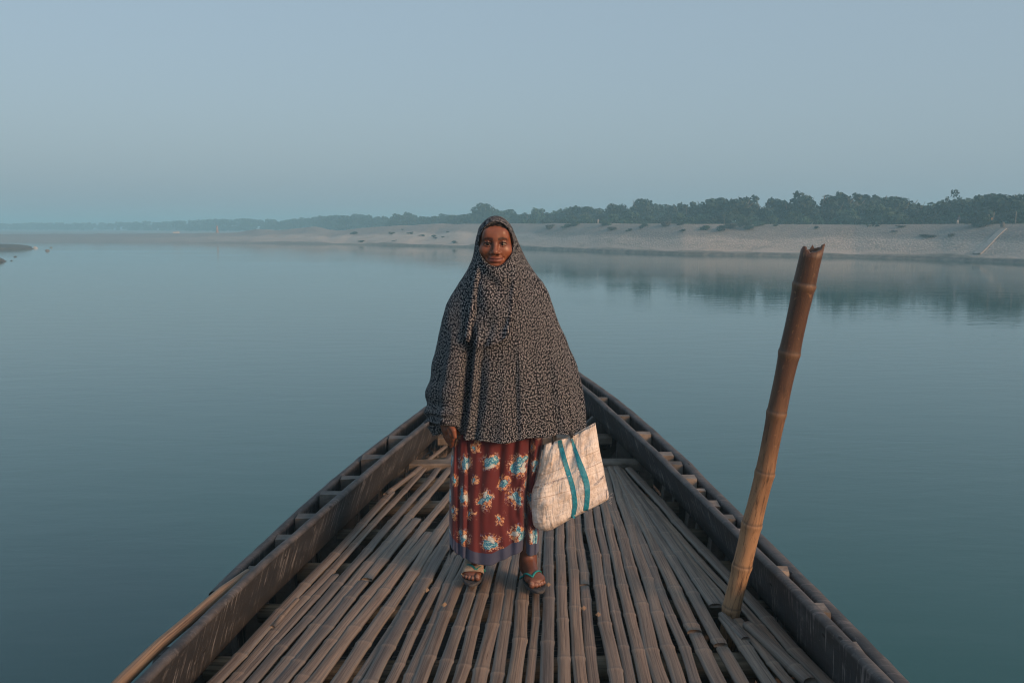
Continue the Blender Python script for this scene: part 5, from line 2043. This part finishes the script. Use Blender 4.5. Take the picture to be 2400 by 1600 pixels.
fm = (BV[BF][:, :, 2].max(1) < .22)
footbvh = BVHTree.FromPolygons([tuple(v) for v in (BV + np.array(ORG))], [tuple(int(i) for i in f) for f in BF[fm]])
for side, ft in FEET.items():
    P_ = ft['P']
    z1 = ft['z0'] + .001
    V, n = [], 40
    for z_, k_ in ((z1 - .013, .97), (z1 - .009, 1.0), (z1 - .003, 1.0), (z1, .97), (z1 - .0015, .90)):
        for a_, b_ in outline(n):
            q_ = P_(.105 + (a_ - .105) * k_, b_ * k_ - .002, z_)
            V.append(Vector(q_) + ORG)
    F = [tuple(f) for f in grid_faces(n, 5, True)] + [tuple(range(n)), tuple(range(4 * n, 5 * n))]
    so = mk('sandal', V, F, M_SOLE, woman)
    # thong strap: two arms from the toe post back to the sides
    post = P_(.168, .0125, z1)
    top_ = P_(.160, .0120, ft['z0'] + .034)
    Vs, Fs = [], []

    def put(v, f):
        k_ = len(Vs)
        Vs.extend(v)
        Fs.extend([tuple(i + k_ for i in q_) for q_ in f])
    v, f, _ = tube([Vector(post) + ORG, Vector(P_(.165, .0125, ft['z0'] + .02)) + ORG, Vector(top_) + ORG], [.004, .004, .005], 8)
    put(v, f)
    for sg_ in (1, -1):
        ctrl = [P_(.160, .0120, ft['z0'] + .036), P_(.140, .012 + sg_ * .016, ft['z0'] + .0445 - .004 * (sg_ < 0)), P_(.112, .004 + sg_ * .033, ft['z0'] + .036), P_(.085, sg_ * .041, ft['z0'] + .016), P_(.075, sg_ * .043, z1 - .002)]
        cc = [np.array(c_) for c_ in ctrl]
        pts = []
        for k_ in range(len(cc) - 1):
            p0, p1, p2, p3 = cc[max(k_ - 1, 0)], cc[k_], cc[k_ + 1], cc[min(k_ + 2, len(cc) - 1)]
            for t in np.linspace(0, 1, 6, endpoint=False):
                pts.append(Vector(.5 * ((2 * p1) + (-p0 + p2) * t + (2 * p0 - 5 * p1 + 4 * p2 - p3) * t * t + (-p0 + 3 * p1 - 3 * p2 + p3) * t ** 3)) + ORG)
        pp_ = []
        for p_ in pts:
            ax_l = Vector(np.array(p_) - np.array(ORG))
            rel = np.array(ax_l) - ft['P'](0, 0, 0)
            l_ = -float(np.dot(rel, ft['u']))
            core = Vector(ft['P'](l_, 0, ft['z0'] + .018)) + ORG
            d_ = (p_ - core).normalized()
            h_ = footbvh.ray_cast(core + d_ * .062, -d_, .062)
            pp_.append(h_[0] + d_ * .002 if h_[0] is not None and p_.z > DECK + ft['z0'] + .010 else p_)
        pts = pp_
        v, f, _ = tube(pts, np.linspace(.0050, .0065, len(pts)), 8, 0.55)
        put(v, f)
    mk('strap', Vs, Fs, M_THONG, so)
# bandage: a wrapped shell over the middle of her right foot
ft = FEET[-1]
P_ = ft['P']
V, n = [], 30
for j in range(12):
    a_ = .062 + .104 * j / 11
    hgt = .070 - .040 * j / 11
    for i in range(n):
        t = 2 * math.pi * i / n
        w_ = .038 + .009 * j / 11
        z_ = ft['z0'] + .004 + (hgt * .5) * (1 + math.sin(t)) + .0012 * math.sin(j * 2.4)
        V.append(Vector(P_(a_ + .006 * math.sin(t), w_ * math.cos(t) * (1 if math.sin(t) < 0 else abs(math.cos(t)) ** -.15 if abs(math.cos(t)) > .05 else 1), z_)) + ORG)
mk('bandage', V, grid_faces(n, 12, True), M_BAND, woman)

# ================================================================== THE BAG
bag = empty('bag', tuple(at_y(1335, 1215, YC - .12)), 'worn white woven sack bag with two blue stripes hanging from the woman\'s hand', 'bag')
Z5 = lambda x_, y_: (1240 + x_ / 5.6, 980 + y_ / 5.6)
top_c = [Z5(195, 342), Z5(350, 300), Z5(540, 245), Z5(700, 170), Z5(868, 88)]
bot_c = [Z5(110, 1445), Z5(260, 1475), Z5(540, 1325), Z5(790, 1200), Z5(1045, 1062)]
lef_c = [Z5(195, 342), Z5(150, 600), Z5(95, 800), Z5(35, 960), Z5(30, 1180), Z5(55, 1390), Z5(110, 1445)]
rig_c = [Z5(868, 88), Z5(895, 240), Z5(930, 450), Z5(970, 620), Z5(1010, 820), Z5(1048, 1000), Z5(1045, 1062)]


def lerp_c(c_, t):
    f_ = t * (len(c_) - 1)
    k_ = min(int(f_), len(c_) - 2)
    p0, p1, p2, p3 = [np.array(c_[max(0, min(len(c_) - 1, k_ + o_))]) for o_ in (-1, 0, 1, 2)]
    t = f_ - k_
    return .5 * ((2 * p1) + (-p0 + p2) * t + (2 * p0 - 5 * p1 + 4 * p2 - p3) * t * t + (-p0 + 3 * p1 - 3 * p2 + p3) * t ** 3)


ns, nt = 64, 72
YB = YC - .108


def bag_panel(sg):
    V_ = np.empty((nt, ns, 3))
    for j in range(nt):
        t = j / (nt - 1)
        for i in range(ns):
            s = i / (ns - 1)
            c0, c1 = lerp_c(top_c, s), lerp_c(bot_c, s)
            l0, r0 = lerp_c(lef_c, t), lerp_c(rig_c, t)
            P00, P10, P01, P11 = map(np.array, (top_c[0], top_c[-1], bot_c[0], bot_c[-1]))
            p = (1 - t) * c0 + t * c1 + (1 - s) * l0 + s * r0 - ((1 - s) * (1 - t) * P00 + s * (1 - t) * P10 + (1 - s) * t * P01 + s * t * P11)
            es = min(1, 6 * s, 6 * (1 - s))
            prof_s = (1 - (2 * s - 1) ** 4)
            prof_t = (1 - max(0, 2 * t - 1) ** 5) * (.30 + .70 * min(1, t * 2.2) ** .8)
            b_ = .052 * prof_s * prof_t * (1 - .35 * s)
            wr = .0075 * mnoise.fractal((s * 5 + 3 * t, t * 6, 4.0 + sg), .8, 2.1, 4) + .0035 * math.sin(s * 26 + 5 * t + 2 * math.sin(t * 7)) * prof_s * (1 - t * .5)
            wr += .005 * math.exp(-((t - .62 - .05 * s) / .03) ** 2) * prof_s - .004 * math.exp(-((t - .40) / .02) ** 2) * prof_s
            y_ = YB - sg * (b_ + wr * prof_s)
            if sg < 0:
                p = p + np.array([1.5 * (1 - t), -7.0 * (1 - t) ** 3 * s])
            V_[j, i] = np.array(at_y(p[0], p[1], y_))
    return V_


fr, bk = bag_panel(1), bag_panel(-1)
bk[:, 0] = fr[:, 0] * .5 + bk[:, 0] * .5
fr[:, 0] = bk[:, 0]
bk[:, -1] = fr[:, -1] * .5 + bk[:, -1] * .5
fr[:, -1] = bk[:, -1]
bk[-1] = fr[-1] = .5 * (bk[-1] + fr[-1])
gf = grid_faces(ns, nt)
uvb = [(i / (ns - 1) * .30, 1 - j / (nt - 1) * .36) for j in range(nt) for i in range(ns)]
Vb = np.concatenate([fr.reshape(-1, 3), bk.reshape(-1, 3)])
Fb = np.concatenate([gf[:, ::-1], gf + ns * nt])
bb = mk('sack', Vb, Fb, M_BAG, bag, uv=uvb + [(u + 2, v) for u, v in uvb])
sm = bb.modifiers.new('Solidify', 'SOLIDIFY')
sm.thickness = .0016
bagbvh = BVHTree.FromPolygons([tuple(v) for v in fr.reshape(-1, 3)], [tuple(int(i) for i in f) for f in gf])


def bag_strip(name, pts, widths, mat, off=.003, nsub=30):
    V_ = []
    tot = len(pts) - 1
    for j in range(nsub + 1):
        t = j / nsub
        c_ = lerp_c([Z5(*p) for p in pts], t)
        c2 = lerp_c([Z5(*p) for p in pts], min(1, t + .02)) - lerp_c([Z5(*p) for p in pts], max(0, t - .02))
        c2 = c2 / np.linalg.norm(c2)
        nrm = np.array([-c2[1], c2[0]])
        w_ = np.interp(t, np.linspace(0, 1, len(widths)), widths) / 5.6 * .5
        for k_ in (1, .5, 0, -.5, -1):
            p = c_ + nrm * w_ * k_
            V_.append(cast(p[0], p[1], bagbvh, YB - .05, off))
    return mk(name, V_, grid_faces(5, nsub + 1)[:, ::-1], mat, bag)


bag_strip('stripe', [(400, 285), (440, 450), (500, 660), (560, 850), (592, 1000), (602, 1150), (575, 1308)], [52, 58, 60, 62, 60, 60, 50], M_STRIPE)
bag_strip('stripe', [(562, 268), (595, 380), (655, 560), (715, 720), (762, 880), (765, 1060), (745, 1212)], [24, 40, 66, 78, 72, 62, 66], M_STRIPE)
for a_, b_ in (((130, 752), (470, 640)), ((70, 1062), (560, 940)), ((700, 500), (900, 425)), ((760, 655), (960, 565))):
    bag_strip('seam', [a_, ((a_[0] + b_[0]) / 2, (a_[1] + b_[1]) / 2 + 6), b_], [4, 5, 3], M_SEAM, .0028, 12)
# hemmed stitches at the head of the stripes
for (cx_, cy_) in ((415, 340), (570, 270)):
    for q_ in range(7):
        y_ = cy_ - 42 + q_ * 13
        bag_strip('stitch', [(cx_ - 36, y_ + 12), (cx_, y_ + 3), (cx_ + 36, y_ - 8)], [4, 4, 4], M_STRAP, .0036, 4)


def bag_text(txt, a, b, hgt, mat, off=.0034):
    cu = bpy.data.curves.new('lettering', 'FONT')
    cu.body = txt
    cu.size = 1.0
    ob = bpy.data.objects.new('lettering_source', cu)
    COL.objects.link(ob)
    dg = bpy.context.evaluated_depsgraph_get()
    me = bpy.data.meshes.new_from_object(ob.evaluated_get(dg))
    co = [tuple(v.co) for v in me.vertices]
    fc = [tuple(p.vertices) for p in me.polygons]
    bpy.data.objects.remove(ob)
    bpy.data.curves.remove(cu)
    xs_ = [c_[0] for c_ in co]
    x0_, x1_ = min(xs_), max(xs_)
    a, b = np.array(a), np.array(b)
    u = (b - a)
    nrm = np.array([u[1], -u[0]]) / np.linalg.norm(u)
    V_ = []
    for x_, y_, _ in co:
        p = a + u * ((x_ - x0_) / (x1_ - x0_)) + nrm * (y_ / .7 * hgt)
        V_.append(cast(p[0], p[1], bagbvh, YB - .05, off))
    return mk('lettering', V_, fc, mat, bag, smooth=False)


bag_text('NFILL  H.  W  E 13DPF HATFTY M', (1251.5, 1145), (1330, 1121), 5.0, M_BAGINK)
bag_text('OZ.3Z.MNM', (1395.5, 1138.5), (1417, 1117), 4.6, M_BAGNAVY)
# little printed mark at the right corner
bag_strip('print_mark', [(1012, 955), (1020, 1000), (1022, 1050)], [5, 5, 5], M_BAGNAVY, .003, 6)
bag_strip('print_mark', [(1012, 955), (1030, 935), (1040, 930)], [5, 5, 5], M_BAGNAVY, .003, 6)
# frayed threads at that corner
fr_c = Vector(fr[int(nt * .95), -1])
Vs, Fs = [], []
for q_ in range(7):
    d = Vector((random.uniform(.006, .016), -.004, random.uniform(-.010, .010)))
    v, f, _ = tube([fr_c + Vector((-.003, -.002, (q_ - 3) * .005)), fr_c + d * .6 + Vector((0, -.002, (q_ - 3) * .005)), fr_c + d + Vector((0, 0, (q_ - 3) * .006))], [.0008, .0008, .0005], 5)
    k_ = len(Vs)
    Vs += v
    Fs += [tuple(i + k_ for i in x_) for x_ in f]
mk('frayed_thread', Vs, Fs, M_WHITE, bag)
# two straps running up under the scarf into her hand
gp = Vector(GRIP) + ORG
for panel, s_a, s_b in ((fr, .22, .55), (bk, .25, .58)):
    pa, pb_ = Vector(panel[1, int(s_a * (ns - 1))]), Vector(panel[1, int(s_b * (ns - 1))])
    pts = [pa + Vector((0, 0, -.03)), pa, pa.lerp(gp, .55) + Vector((-.012, 0, .01)), gp + Vector((-.006, 0, -.004)), gp + Vector((.006, 0, -.004)), pb_.lerp(gp, .5) + Vector((.01, 0, .005)), pb_, pb_ + Vector((0, 0, -.03))]
    v, f, _ = tube(pts, .006, 8, .6)
    mk('handle', v, f, M_STRAP, bag)

# ================================================================== MORNING HAZE
HZ = NT('haze_air')
HZ.n.remove(HZ.b)
pv = HZ.new('VolumePrincipled')
pv.inputs['Color'].default_value = (0.42, 0.80, 1.0, 1)
pv.inputs['Density'].default_value = 0.0024
pv.inputs['Anisotropy'].default_value = 0.0
HZ.link(pv.outputs[0], HZ.n['Material Output'].inputs['Volume'])
x0_, x1_, y0_, y1_, z0_, z1_ = -2400, 2400, -230, 2400, -2.2, 12.0
V = [(x_, y_, z_) for z_ in (z0_, z1_) for y_ in (y0_, y1_) for x_ in (x0_, x1_)]
F = [(0, 2, 3, 1), (4, 5, 7, 6), (0, 1, 5, 4), (2, 6, 7, 3), (0, 4, 6, 2), (1, 3, 7, 5)]
mk('haze', V, F, HZ.m, kind='stuff', smooth=False)
